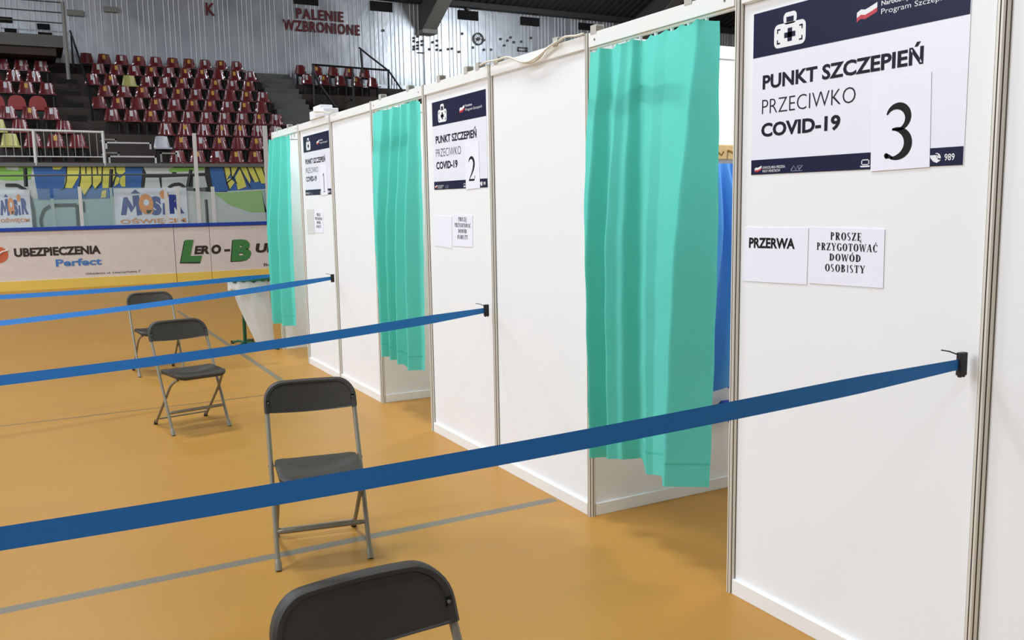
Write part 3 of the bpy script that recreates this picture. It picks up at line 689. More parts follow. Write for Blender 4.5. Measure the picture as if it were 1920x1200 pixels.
def rail_beam(b, axis, c, a0, a1, z0, z1, th=0.015):
    if axis == 'y': b.box((c-th, a0, z0), (c+th, a1, z1))
    else: b.box((a0, c-th, z0), (a1, c+th, z1))
def panel(axis, c, a0, a1, label, group=None, top=HB):
    g = 0.0195; mid = (a0+a1)/2
    t = thing('wall_panel', label, 'panel', (c, mid, 0) if axis == 'y' else (mid, c, 0), group=group)
    b = MB(); rail_beam(b, axis, c+(0.006 if axis == 'y' else 0), a0+g+0.003, a1-g-0.002, 0.066, top-0.0765, 0.004); b.build('infill', M['panel'], t, shift=t.location)
    b = MB(); rail_beam(b, axis, c, a0+g, a1-g, top-0.072, top-0.006); b.build('top_rail', M['rail'], t, shift=t.location, bevel=0.002)
    b = MB(); rail_beam(b, axis, c, a0+g, a1-g, 0.0, 0.066); b.build('bottom_rail', M['rail'], t, shift=t.location, bevel=0.002)
    return t
panel('y', PXC, -1.09, 0, 'blank white booth panel at the right picture edge')
panel('y', PXC, PY[0], PY[1], 'white booth panel carrying the poster numbered 3')
panel('y', PXC, PY[2], PY[3], 'blank white booth panel between the nearest curtain and poster 2')
panel('y', PXC, PY[3], PY[4], 'white booth panel carrying the poster numbered 2')
panel('y', PXC, PY[5], PY[6], 'blank white booth panel between the middle curtain and poster 1')
panel('y', PXC, PY[6], PY[7], 'white booth panel carrying the poster numbered 1')
XS = [PXC, 1.105, 2.19]
for y, l in ((PY[2], 'nearest curtain'), (PY[5], 'middle curtain'), (PY[8], 'farthest curtain')):
    panel('x', y, XS[0], XS[1], 'white inner partition panel showing below the %s' % l, 'inner partitions')
    panel('x', y, XS[1], XS[2], 'white inner partition panel deep inside the booth of the %s' % l, 'inner partitions')
    upright(XS[1], y, 'metal upright inside the booth of the %s' % l); upright(XS[2], y, 'metal upright at the back of the booth of the %s' % l)
panel('x', -1.09, XS[0], XS[1], 'inner partition panel out of sight at the right end'); panel('x', -1.09, XS[1], XS[2], 'rear partition panel out of sight at the right end')
ys = [-1.09]+PY
for i, (a, c) in enumerate(zip(ys[:-1], ys[1:])): panel('y', XS[2], a, c, 'white back wall panel of the booths, %s counted from the near end' % ORD[i], 'back wall panels')

# header beams over the openings
def header(a0, a1, label):
    b = MB(); b.box((PXC-0.016, a0+0.0195, HB-0.072), (PXC+0.016, a1-0.0195, HB-0.004)); b.cur = 1
    b.box((PXC-0.008, a0+0.0195, HB-0.084), (PXC+0.008, a1-0.0195, HB-0.072)); b.cur = 2
    b.tube([(PXC-0.019, a1-0.075, HB-0.04), (PXC-0.015, a1-0.075, HB-0.04)], 0.006, 8); b.tube([(PXC-0.019, a0+0.075, HB-0.04), (PXC-0.015, a0+0.075, HB-0.04)], 0.006, 8)
    o = b.build('header_beam', [M['rail'], M['alu'], M['groove']], bevel=0.002); single(o, (PXC, (a0+a1)/2, HB-0.084)); return tag(o, label, 'beam', 'beams over the curtains')
header(PY[1], PY[2], 'white beam over the nearest curtain'); header(PY[4], PY[5], 'white beam over the middle curtain'); header(PY[7], PY[8], 'white beam over the farthest curtain')

# curtains
def curtain(y_left, y_right, bot, folds, label, seed, out=0.0, swell=0.03):
    """y_left > y_right (left is farther away); bot: list of (t, z) along the hem; folds: list of (t, width, depth)"""
    rnd = random.Random(seed)
    t_ = thing('booth_curtain', label, 'curtain', (PXC, (y_left+y_right)/2, 0.4), group='booth curtains')
    def hem(t):
        for (a, za), (c, zc) in zip(bot[:-1], bot[1:]):
            if t <= c: return za+(zc-za)*((t-a)/max(c-a, 1e-6))
        return bot[-1][1]
    def prof(t, v):
        k = [(c+sl*(v-0.4), d) for (c, d, sl) in folds]
        def lin(q):
            q = min(max(q, k[0][0]), k[-1][0])
            for (a, da), (c, dc) in zip(k[:-1], k[1:]):
                if q <= c: return da+(dc-da)*(q-a)/max(c-a, 1e-6)
            return k[-1][1]
        return 2.1*sum(lin(t+o)*w_ for o, w_ in ((-0.005, 0.25), (0, 0.5), (0.005, 0.25)))*(0.45+0.55*min(1, v*2.2))
    NU, NV = 190, 44
    def fn(u, j):
        v = j; z0 = 2.406-0.014*abs(math.sin(u*math.pi*7.5))
        z = z0+(hem(u)-z0)*v
        yy = y_left+(y_right-y_left)*u
        yy += swell*math.sin(math.pi*min(1, v*1.2))*(1-u)**2*1.1-0.02*v*(1-u) - 0.012*math.sin(v*6)*u*(1-u)
        yy += 0.05*v*u*(1 if swell > 0.02 else 0.3)
        x = PXC-0.012-out-prof(u, v)-0.004*math.sin(u*21+v*5.5)*v-0.002*math.sin(v*37+u*9)-swell*0.6*math.sin(math.pi*v*0.9)*(1-u)
        return (x, yy, z)
    b = MB(); b.grid(fn, NU, NV); cl = b.build('cloth', M['curtain'], t_, smooth=False, shift=t_.location)
    for p in cl.data.polygons: p.use_smooth = True
    b = MB()
    def seam(u, q):
        p = fn(u, 0.945+0.004*q); return (p[0]-0.0015, p[1], p[2])
    b.grid(lambda u, q: seam(u, q), NU, 1); b.build('hem', M['curtain'], t_, shift=t_.location)
    n = 8
    for i in range(n):
        u = (i+0.35)/n; p = fn(u, 0.0); b = MB(); b.box((PXC-0.006, p[1]-0.005, p[2]-0.02), (PXC+0.006, p[1]+0.005, 2.418)); b.build('hook', M['white'], t_, shift=t_.location)
    return t_
curtain(2.135, 1.225, [(0, 0.455), (0.06, 0.45), (0.061, 0.385), (0.2, 0.375), (0.22, 0.405), (0.38, 0.42), (0.46, 0.425), (0.62, 0.395), (0.78, 0.435), (0.82, 0.44), (0.825, 0.40), (1, 0.41)],
        [(-0.1, 0.0, 0), (0.0, 0.01, 0), (0.14, 0.05, -0.03), (0.175, -0.005, -0.03), (0.32, 0.05, -0.04), (0.36, 0.03, -0.03), (0.40, 0.028, -0.03), (0.425, -0.015, 0.0), (0.60, 0.03, 0.0), (0.66, 0.02, -0.03), (0.90, 0.055, -0.10), (1.0, -0.02, 0), (1.1, -0.02, 0)], 'mint green curtain of the nearest booth, left of poster 3', 3)
curtain(5.33, 4.345, [(0, 0.49), (0.18, 0.48), (0.2, 0.455), (0.55, 0.46), (0.6, 0.44), (0.72, 0.455), (0.74, 0.425), (1, 0.435)],
        [(-0.1, 0, 0), (0.0, 0.0, 0), (0.32, 0.05, -0.05), (0.35, -0.005, -0.06), (0.55, 0.055, -0.06), (0.58, -0.005, -0.08), (0.73, 0.055, -0.06), (0.77, 0.01, -0.03), (0.90, 0.05, -0.03), (0.94, 0.0, -0.02), (1.0, 0.0, 0), (1.1, 0, 0)], 'mint green curtain of the middle booth, left of poster 2', 5)
curtain(8.62, 7.735, [(0, 0.40), (0.1, 0.37), (0.55, 0.375), (0.56, 0.40), (0.64, 0.41), (0.66, 0.37), (1, 0.39)],
        [(-0.1, 0, 0), (0.0, 0.0, 0), (0.14, 0.06, 0), (0.17, 0.01, 0), (0.48, 0.085, -0.04), (0.52, 0.01, -0.05), (0.80, 0.07, -0.04), (0.84, 0.015, -0.03), (1.0, 0.02, 0), (1.1, 0, 0)], 'mint green curtain of the farthest booth, left of poster 1', 9, out=0.035, swell=0.01)
# added bars just behind two curtains, casting a shadow band; dark clip on each
for (a0, a1, lab) in ((PY[1], PY[2], 'nearest'), (PY[4], PY[5], 'middle')):
    b = MB(); b.box((0.05, a0+0.26, 2.165), (0.075, a1-0.001, 2.225)); b.cur = 1; b.box((0.045, a0+0.66, 2.15), (0.08, a0+0.685, 2.23)); o = b.build('shadow_bar', [M['alu'], M['groove']]); single(o, (0.06, (a0+a1)/2, 2.165)); tag(o, 'added bar shading a faint band on the %s curtain' % lab, 'rail', 'added shadow bars behind the curtains')

# wooden hook rack with hanging gown inside the nearest booth
YP = PY[2]-0.018
t = thing('coat_rack', 'small wooden hook rack on the partition inside the nearest booth', 'rack', (0.86, YP, 1.87))
b = MB(); b.box((0.60, YP-0.022, 1.885), (1.08, YP, 1.965)); b.build('board', M['wood'], t, shift=t.location, bevel=0.004)
for x in (0.70, 0.80, 0.90, 1.0):
    b = MB(); b.tube([(x, YP-0.02, 1.935), (x, YP-0.05, 1.925), (x+0.012, YP-0.07, 1.905), (x+0.02, YP-0.075, 1.925)], 0.006, 6); b.build('hook', M['brass'], t, shift=t.location)
def drape(name, label, cat, x0, x1, z0, z1, y, m, seed, taper=0.35, amp=0.03):
    rnd = random.Random(seed); ph = rnd.random()*6
    def fn(u, v):
        wd = taper+(1-taper)*min(1, v*1.8); xm = (x0+x1)/2; s = u*2-1
        x = xm+s*(x1-x0)/2*wd+0.02*math.sin(v*5+ph)
        return (x, y-0.035-amp*math.sin(u*13+ph+v*1.5)*min(1, v*3+0.2)-0.05*math.sin(math.pi*min(1, v))*(1-s*s), z1+(z0-z1)*v-0.03*math.sin(u*9+ph)*v)
    b = MB(); b.grid(fn, 36, 30); b.grid(lambda u, v: (fn(u, v)[0], min(fn(u, v)[1]+0.03, y), fn(u, v)[2]), 36, 30, True)
    o = b.build(name, m); 
    for p in o.data.polygons: p.use_smooth = True
    single(o, ((x0+x1)/2, y, z0)); return tag(o, label, cat)
drape('hanging_gown', 'light blue gown hanging from the hook rack in the nearest booth', 'gown', 0.62, 0.98, 0.62, 1.86, YP-0.08, M['gown'], 2, 0.35, 0.05)
drape('hanging_jacket', 'violet blue garment behind the light blue gown', 'jacket', 0.985, 1.08, 1.25, 1.86, YP-0.09, M['gown_dark'], 4, 0.6, 0.01)
drape('hanging_bag', 'dark blue bag hanging below the light blue gown', 'bag', 0.80, 1.0, 0.42, 0.55, YP-0.08, M['gown_dark'], 5, 0.7, 0.01)

# small clips along the top of the booths
for i, (px, py, Y, lab) in enumerate([(1118, 49, None, 'at the left end of the nearest beam'), (1296, 3, None, 'near the right end of the nearest beam'), (716, 184, None, 'at the left end of the middle beam'), (768, 168, None, 'at the right end of the middle beam'), (934, 111, None, 'by the cable sag'), (1046, 77, None, 'at the upper cable end'),
        (899, 122, None, 'right end above poster 2'), (877, 130, None, 'middle above poster 2'), (826, 150, None, 'left end above poster 2'), (542, 237, None, 'at the right of the farthest beam'), (522, 244, None, 'at the left of the farthest beam')]):
    p = on(0, PXC, px, py); b = MB()
    b.box((PXC-0.018, p.y-0.025, HB-0.012), (PXC+0.03, p.y+0.025, HB+0.03)); b.cur = 1; b.box((PXC-0.014, p.y-0.034, HB-0.008), (PXC+0.02, p.y-0.026, HB+0.022))
    o = b.build('top_clip', [M['clip_grey'], M['groove']]); single(o, (PXC, p.y, HB-0.006)); tag(o, 'small grey clip on top of the booths, '+lab, 'clip', 'clips on the booth tops')
# cables lying over the top edge
def cable(pts, label, r=0.006, x=-0.012):
    ps = [on(0, x, *q) for q in pts]
    # smooth by Catmull-Rom
    out = []
    for i in range(len(ps)-1):
        p0, p1, p2, p3 = ps[max(i-1, 0)], ps[i], ps[i+1], ps[min(i+2, len(ps)-1)]
        for k in range(6):
            s = k/6; out.append(0.5*((2*p1)+(p2-p0)*s+(2*p0-5*p1+4*p2-p3)*s*s+(3*p1-p0-3*p2+p3)*s**3))
    out.append(ps[-1]); b = MB(); b.tube(out, r, 6); o = b.build('power_cable', M['cable'], smooth=True); single(o, out[0]); return tag(o, label, 'cable', 'cables on the booth tops')
cable([(900, 122), (913, 116), (930, 113), (950, 107), (962, 110), (978, 116), (992, 115), (1010, 105), (1032, 86), (1046, 77)], 'beige cable sagging over the panel left of the nearest curtain, upper strand', x=-0.027)
cable([(970, 113), (985, 118), (1000, 116), (1014, 106), (1026, 90), (1046, 78), (1060, 69), (1080, 67), (1094, 63)], 'beige cable sagging over the panel left of the nearest curtain, lower strand')
cable([(588, 209), (605, 209), (618, 212), (625, 208)], 'short beige cable beside the white box on the booth top', 0.006, -0.03)
# white box lying on the far panel top
a = on(0, PXC, 586, 222); c = on(0, PXC, 612, 214)
t = thing('junction_box', 'white plastic box lying on top of the panel with poster 1', 'box', (PXC, (a.y+c.y)/2, HB-0.006))
b = MB(); b.box((PXC-0.03, c.y, HB-0.006), (PXC+0.12, a.y, HB+0.075)); b.build('body', M['white'], t, shift=t.location, bevel=0.008)
b = MB(); b.box((PXC-0.02, c.y+0.12, HB+0.075), (PXC+0.1, a.y-0.1, HB+0.115)); b.build('lid', M['white'], t, shift=t.location, bevel=0.006)

# ------------------------------------------------------------------ posters and notices
PF = PXC+0.006-0.004-0.0006           # face of the panel infill
FX = PF
def quad_fn(yl, yr, zt, zb, lay): return lambda u, v: (FX-0.0016-0.0007*lay, yl+(yr-yl)*u, zt+(zb-zt)*v)
def rpoly(x0, y0, x1, y1, r, n=4):
    out = []
    for cx, cy, a in ((x1-r[0], y0+r[1], -90), (x1-r[0], y1-r[1], 0), (x0+r[0], y1-r[1], 90), (x0+r[0], y0+r[1], 180)):
        out += [(cx+r[0]*math.cos(R(a+90*k/n)), cy+r[1]*math.sin(R(a+90*k/n))) for k in range(n+1)]
    return out
def flat(fn, pts, mb): mb.add([fn(*p) for p in pts], [tuple(range(len(pts)))])
# numerals drawn as serif shapes: list of outlines in a 0..1 box, v down
def ribbon(mb, fn, pts):
    """pts: (u, v, half width u, half width v direction normal) variable width stroke"""
    n = len(pts); L_, R_ = [], []
    for i, (u, v, w_) in enumerate(pts):
        a = pts[max(i-1, 0)]; c = pts[min(i+1, n-1)]; dx, dy = (c[0]-a[0])*ASP, c[1]-a[1]; l = math.hypot(dx, dy) or 1
        nx, ny = -dy/l*w_/ASP, dx/l*w_
        nx *= 1.22; ny *= 1.22; L_.append((u+nx, v+ny)); R_.append((u-nx, v-ny))
    for i in range(n-1): flat(fn, [L_[i], L_[i+1], R_[i+1], R_[i]], mb)
ASP = 0.62
def arc(cx, cy, rx, ry, a0, a1, n, w0, wm, w1):
    out = []
    for i in range(n+1):
        t = i/n; a = R(a0+(a1-a0)*t); w_ = w0+(wm-w0)*math.sin(math.pi*t) if True else 0
        w_ = (w0*(1-t)+w1*t)+(wm-(w0+w1)/2)*math.sin(math.pi*t)
        out.append((cx+rx*math.cos(a), cy+ry*math.sin(a), w_))
    return out
def blob(mb, fn, cx, cy, r):
    flat(fn, [(cx+r/ASP*math.cos(2*math.pi*i/14), cy+r*math.sin(2*math.pi*i/14)) for i in range(14)], mb)
def numeral(mb, fn, d):
    if d == 3:
        ribbon(mb, fn, arc(0.46, 0.235, 0.40, 0.225, -160, 88, 20, 0.015, 0.062, 0.012))
        ribbon(mb, fn, arc(0.36, 0.715, 0.53, 0.275, -98, 100, 22, 0.014, 0.075, 0.018))
        ribbon(mb, fn, [(0.30, 0.452, 0.012), (0.50, 0.452, 0.016), (0.62, 0.44, 0.02)])
        blob(mb, fn, 0.10, 0.935, 0.05); ribbon(mb, fn, [(0.08, 0.94, 0.045), (0.22, 0.955, 0.03), (0.34, 0.985, 0.018)])
    elif d == 2:
        ribbon(mb, fn, arc(0.42, 0.27, 0.40, 0.255, -165, 25, 18, 0.014, 0.055, 0.06))
        ribbon(mb, fn, [(0.80, 0.36, 0.06), (0.68, 0.52, 0.05), (0.45, 0.70, 0.032), (0.12, 0.915, 0.018)])
        flat(fn, [(0.02, 0.915), (0.88, 0.915), (0.80, 1.0), (0.02, 1.0)], mb); flat(fn, [(0.84, 0.93), (0.86, 0.80), (0.97, 0.80), (0.82, 1.0)], mb)
    else:
        flat(fn, [(0.44, 0.06), (0.62, 0.0), (0.62, 0.96), (0.44, 0.96)], mb); flat(fn, [(0.18, 0.97), (0.88, 0.97), (0.88, 1.0), (0.18, 1.0)], mb); flat(fn, [(0.12, 0.13), (0.60, 0.0), (0.6, 0.05), (0.14, 0.155)], mb)
def flag(mb_w, mb_r, fn, u0, u1, v0, v1):
    tp = [(0, 0.42), (0.2, 0.25), (0.42, 0.32), (0.62, 0.22), (0.8, 0.12), (1, 0.0)]
    W = [(u0+(u1-u0)*a, v0+(v1-v0)*c) for a, c in tp]; h = (v1-v0)*0.36
    mid = [(u, v+h) for u, v in W]; low = [(u, v+h*1.8) for u, v in W]
    for i in range(5): flat(fn, [W[i], W[i+1], mid[i+1], mid[i]], mb_w); flat(fn, [mid[i], mid[i+1], low[i+1], low[i]], mb_r)
def poster(d, yl, yr, zt, zb, label, nsheet_label):
    t = thing('poster', label, 'poster', (FX, (yl+yr)/2, zb), group='numbered vaccination posters')
    sh = t.location
    f = lambda l: quad_fn(yl, yr, zt, zb, l)
    b = MB(); b.box((FX-0.0014, min(yl, yr), zb), (FX, max(yl, yr), zt)); b.build('sheet', M['paper'], t, shift=sh)
    b = MB(); flat(f(0.5), [(0.002, 0.006), (0.998, 0.006), (0.998, 0.276), (0.002, 0.276)], b); hb = b.build('header_band', M['navy'], t, shift=sh)
    # first-aid case icon
    b = MB(); fi = f(1)
    flat(fi, rpoly(0.122, 0.105, 0.292, 0.245, (0.022, 0.035)), b); flat(fi, rpoly(0.172, 0.045, 0.243, 0.115, (0.018, 0.028)), b); b.build('case_icon', M['white'], hb, shift=(0, 0, 0) if False else sh)
    b = MB(); f2 = f(1.6)
    flat(f2, [(0.188, 0.072), (0.227, 0.072), (0.227, 0.103), (0.188, 0.103)], b)
    flat(f2, [(0.196, 0.138), (0.22, 0.138), (0.22, 0.216), (0.196, 0.216)], b); flat(f2, [(0.178, 0.162), (0.238, 0.162), (0.238, 0.193), (0.178, 0.193)], b)
    for (cx, cy, sx, sy) in ((0.138, 0.132, 1, 1), (0.276, 0.132, -1, 1), (0.138, 0.222, 1, -1), (0.276, 0.222, -1, -1)):
        flat(f2, [(cx, cy), (cx+0.018*sx, cy), (cx+0.018*sx, cy+0.009*sy), (cx, cy+0.009*sy)], b); flat(f2, [(cx, cy), (cx+0.006*sx, cy), (cx+0.006*sx, cy+0.026*sy), (cx, cy+0.026*sy)], b)
    b.build('case_marks', M['navy'], hb, shift=sh)
    bw, br = MB(), MB(); flag(bw, br, f(1), 0.54, 0.63, 0.112, 0.19)
    fi = f(1); ft = lambda u, v: fi(u, v)
    put_text(bw, 'Narodowy', ft, 0.648, 0.765, 0.137, 0.112, off=0.012); put_text(bw, 'Program Szczepień', ft, 0.648, 0.93, 0.181, 0.154, off=-0.004)
    bw.build('white_lettering', M['white'], hb, shift=sh); br.build('red_flag', M['flag_red'], hb, shift=sh)
    b = MB(); put_text(b, 'PUNKT SZCZEPIEŃ', f(1), 0.061, 0.83, 0.476, 0.391, off=0.03); b.build('headline', M['ink'], t, shift=sh)
    b = MB(); put_text(b, 'COVID-19', f(1), 0.058, 0.478, 0.768, 0.684, off=0.034); b.build('bold_line', M['ink'], t, shift=sh)
    b = MB(); put_text(b, 'PRZECIWKO', f(1), 0.06, 0.546, 0.626, 0.54, off=-0.014); b.build('thin_lettering', M['ink'], t, shift=sh)
    b = MB(); flat(f(0.5), [(0.002, 0.908), (0.998, 0.908), (0.998, 1.0), (0.002, 1.0)], b); fb = b.build('footer_band', M['navy'], t, shift=sh)
    bw, br = MB(), MB(); flag(bw, br, f(1), 0.024, 0.064, 0.945, 0.985)
    put_text(bw, 'KANCELARIA PREZESA', f(1), 0.071, 0.199, 0.966, 0.95, off=0.0); put_text(bw, 'RADY MINISTRÓW', f(1), 0.071, 0.172, 0.988, 0.972, off=0.0)
    bw.build('white_lettering', M['white'], fb, shift=sh); bw = MB(); put_text(bw, '989', f(1), 0.929, 0.967, 0.974, 0.941, off=0.01); bw.build('telephone_number', M['white'], fb, shift=sh); bw = MB()
    # laptop outline and telephone handset
    fl = f(1)
    for q in ([(0.583, 0.945), (0.619, 0.945), (0.619, 0.95), (0.583, 0.95)], [(0.583, 0.945), (0.587, 0.945), (0.587, 0.976), (0.583, 0.976)], [(0.615, 0.945), (0.619, 0.945), (0.619, 0.976), (0.615, 0.976)], [(0.583, 0.971), (0.619, 0.971), (0.619, 0.976), (0.583, 0.976)], [(0.577, 0.979), (0.624, 0.979), (0.62, 0.987), (0.581, 0.987)]): flat(fl, q, bw)
    bw.build('laptop_icon', M['white'], fb, shift=sh); bw = MB()
    ribbon(bw, fl, [(0.886, 0.944, 0.007), (0.887, 0.957, 0.006), (0.896, 0.972, 0.006), (0.908, 0.977, 0.007)])
    for r_ in (0.008, 0.015): ribbon(bw, fl, [(0.897+r_*math.cos(R(a)), 0.958-r_*1.5*math.sin(R(a)), 0.0016) for a in range(-10, 101, 22)])
    bw.build('telephone_icon', M['white'], fb, shift=sh); br.build('red_flag', M['flag_red'], fb, shift=sh)
    b = MB(); ribbon(b, fl, [(0.232, 0.982, 0.0015), (0.246, 0.956, 0.0015), (0.258, 0.982, 0.0015), (0.268, 0.956, 0.0015), (0.276, 0.982, 0.0015)]); ribbon(b, fl, [(0.274, 0.957, 0.0012), (0.293, 0.957, 0.0012), (0.276, 0.98, 0.0012)]); flat(fl, [(0.232, 0.986), (0.293, 0.986), (0.293, 0.989), (0.232, 0.989)], b); b.build('grey_emblem', M['grey_ink'], fb, shift=sh)
    # the sheet with the numeral, taped over the poster
    n = thing('number_sheet', nsheet_label, 'sheet', (FX-0.004, (yl+yr)/2, zb), group='numeral sheets'); sn = n.location
    f3 = f(2.4); ps = [f3(0.619, 0.508), f3(0.865, 0.52), f3(0.874, 1.003), f3(0.627, 1.012)]
    b = MB(); b.add(ps+[(p[0]+0.0006, p[1], p[2]) for p in ps], [(0, 1, 2, 3), (7, 6, 5, 4), (0, 4, 5, 1), (1, 5, 6, 2), (2, 6, 7, 3), (3, 7, 4, 0)]); b.build('page', M['sheet'], n, shift=sn)
    f4 = f(3.2); box = {3: (0.682, 0.796, 0.672, 0.95), 2: (0.682, 0.80, 0.675, 0.925), 1: (0.70, 0.80, 0.65, 0.96)}[d]
    g = lambda u, v: f4(box[0]+(box[1]-box[0])*u, box[2]+(box[3]-box[2])*v)
    b = MB(); numeral(b, g, d); b.build('numeral', M['ink_black'], n, shift=sn)
poster(3, 1.026, 0.108, 2.383, 1.766, 'large poster numbered 3 on the nearest sign panel', 'white page with the numeral 3 taped over the nearest poster')
poster(2, 4.167, 3.333, 2.368, 1.767, 'poster numbered 2 on the middle sign panel', 'white page with the numeral 2 taped over the middle poster')
poster(1, 7.475, 6.585, 2.366, 1.772, 'poster numbered 1 on the farthest sign panel', 'white page with the numeral 1 taped over the farthest poster')

# serif capitals for the notices
def serif(mb, fn, ch, u0, u1, v0, v1):
    """v0 baseline, v1 cap line; thick stems, thin joins, slab serifs"""
    W = lambda a, c: fn(u0+(u1-u0)*a, v0+(v1-v0)*c)
    def q(*pts): mb.add([W(*p) for p in pts], [tuple(range(len(pts)))])
    def stem(x, wd=0.29, a=0.0, c=1.0, s=True):
        q((x, a), (x+wd, a), (x+wd, c), (x, c))
        if s:
            if a == 0: q((x-0.1, 0), (x+wd+0.1, 0), (x+wd+0.1, 0.05), (x-0.1, 0.05))
            if c == 1: q((x-0.1, 0.95), (x+wd+0.1, 0.95), (x+wd+0.1, 1), (x-0.1, 1))
    def bowl(cx, cy, rx, ry, a0, a1, th=0.27, tn=0.06):
        n = 14; prev = None
        for i in range(n+1):
            a = R(a0+(a1-a0)*i/n); ix, iy = rx-th, ry-tn
            o = (cx+rx*math.cos(a), cy+ry*math.sin(a)); p = (cx+ix*math.cos(a), cy+iy*math.sin(a))
            if prev: q(prev[0], o, p, prev[1])
            prev = (o, p)
    def bar(x0, y0, x1, y1, wd): q((x0, y0), (x0+wd, y0), (x1+wd, y1), (x1, y1))
    base = {'Ę': 'E', 'Ć': 'C', 'Ó': 'O'}.get(ch, ch)
    if base in 'PR':
        stem(0.12); bowl(0.36, 0.74, 0.5, 0.26, -90, 90)
        if base == 'R': bar(0.68, 0, 0.36, 0.5, 0.26)
    elif base == 'B': stem(0.12); bowl(0.36, 0.75, 0.44, 0.25, -90, 90); bowl(0.36, 0.27, 0.54, 0.27, -90, 90)
    elif base == 'D': stem(0.1); bowl(0.30, 0.5, 0.62, 0.5, -90, 90)
    elif base == 'I': stem(0.36, 0.28)
    elif base == 'O': bowl(0.5, 0.5, 0.46, 0.52, 0, 360)
    elif base in 'CG':
        bowl(0.52, 0.5, 0.48, 0.52, 45, 315)
        if base == 'G': stem(0.70, 0.22, 0.02, 0.42, False); q((0.58, 0.42), (1.0, 0.42), (1.0, 0.47), (0.58, 0.47))
        q((0.82, 0.70), (0.88, 0.70), (0.88, 1.0), (0.84, 1.0))
    elif base == 'S': bowl(0.46, 0.75, 0.38, 0.27, 40, 270, 0.25); bowl(0.46, 0.25, 0.40, 0.27, 90, -140, 0.25); bar(0.10, 0.62, 0.5, 0.38, 0.3)
    elif base == 'Z': q((0.06, 0.94), (0.94, 0.94), (0.94, 1), (0.06, 1)); q((0.04, 0), (0.94, 0), (0.94, 0.06), (0.04, 0.06)); bar(0.04, 0, 0.64, 1, 0.30); q((0.88, 0.06), (0.96, 0.28), (0.90, 0.28), (0.80, 0.06)); q((0.06, 0.94), (0.06, 0.74), (0.12, 0.74), (0.22, 0.94))
    elif base == 'E':
        stem(0.12)
        for y in (0, 0.47, 0.94): q((0.3, y), (0.86 if y != 0.47 else 0.66, y), (0.86 if y != 0.47 else 0.66, y+0.06), (0.3, y+0.06))
        q((0.82, 0), (0.90, 0.26), (0.84, 0.26)); q((0.80, 1), (0.86, 0.76), (0.80, 0.76)); q((0.62, 0.36), (0.68, 0.36), (0.68, 0.62), (0.62, 0.62))
    elif base == 'T': stem(0.37, 0.26, s=False); q((0.04, 0.94), (0.96, 0.94), (0.96, 1), (0.04, 1)); q((0.04, 0.94), (0.04, 0.72), (0.09, 0.72), (0.16, 0.94)); q((0.96, 0.94), (0.96, 0.72), (0.91, 0.72), (0.84, 0.94)); q((0.24, 0), (0.76, 0), (0.76, 0.05), (0.24, 0.05))
    elif base == 'Y': stem(0.38, 0.24, 0, 0.48, False); bar(0.38, 0.46, 0.04, 1, 0.26); bar(0.56, 0.46, 0.84, 1, 0.09); q((0.24, 0), (0.76, 0), (0.76, 0.05), (0.24, 0.05)); q((-0.04, 0.95), (0.4, 0.95), (0.4, 1), (-0.04, 1)); q((0.68, 0.95), (1.04, 0.95), (1.04, 1), (0.68, 1))
    elif base == 'W': bar(0.22, 0, 0.02, 1, 0.16); bar(0.22, 0, 0.46, 0.95, 0.06); bar(0.62, 0, 0.42, 0.95, 0.16); bar(0.66, 0, 0.92, 1, 0.06); q((-0.04, 0.95), (0.28, 0.95), (0.28, 1), (-0.04, 1)); q((0.78, 0.95), (1.06, 0.95), (1.06, 1), (0.78, 1))
    elif base == 'A': bar(0.06, 0, 0.46, 1, 0.08); bar(0.66, 0, 0.40, 1, 0.24); q((0.24, 0.3), (0.72, 0.3), (0.72, 0.36), (0.24, 0.36)); q((-0.04, 0), (0.26, 0), (0.26, 0.05), (-0.04, 0.05)); q((0.58, 0), (1.02, 0), (1.02, 0.05), (0.58, 0.05))
    if ch in 'ĆÓ': q((0.42, 1.08), (0.56, 1.08), (0.74, 1.26), (0.54, 1.26))
    if ch == 'Ę': q((0.66, 0.02), (0.80, 0.02), (0.78, -0.14), (0.94, -0.2), (0.90, -0.26), (0.64, -0.2), (0.62, -0.1))
WID = {'I': 0.52, 'W': 1.25, 'O': 1.0, 'Ó': 1.0, 'D': 0.95, 'G': 1.0, 'A': 1.0, 'Y': 0.95, 'S': 0.72, 'P': 0.8, 'R': 0.95, 'B': 0.86, 'E': 0.85, 'Ę': 0.85, 'Z': 0.86, 'T': 0.88, 'C': 0.92, 'Ć': 0.92}
def serif_text(mb, fn, s, u0, u1, v0, v1):
    gap = 0.12; tot = sum(WID[c] for c in s)+gap*(len(s)-1); k = (u1-u0)/tot; u = u0
    for c in s: serif(mb, fn, c, u, u+WID[c]*k, v0, v1); u += (WID[c]+gap)*k
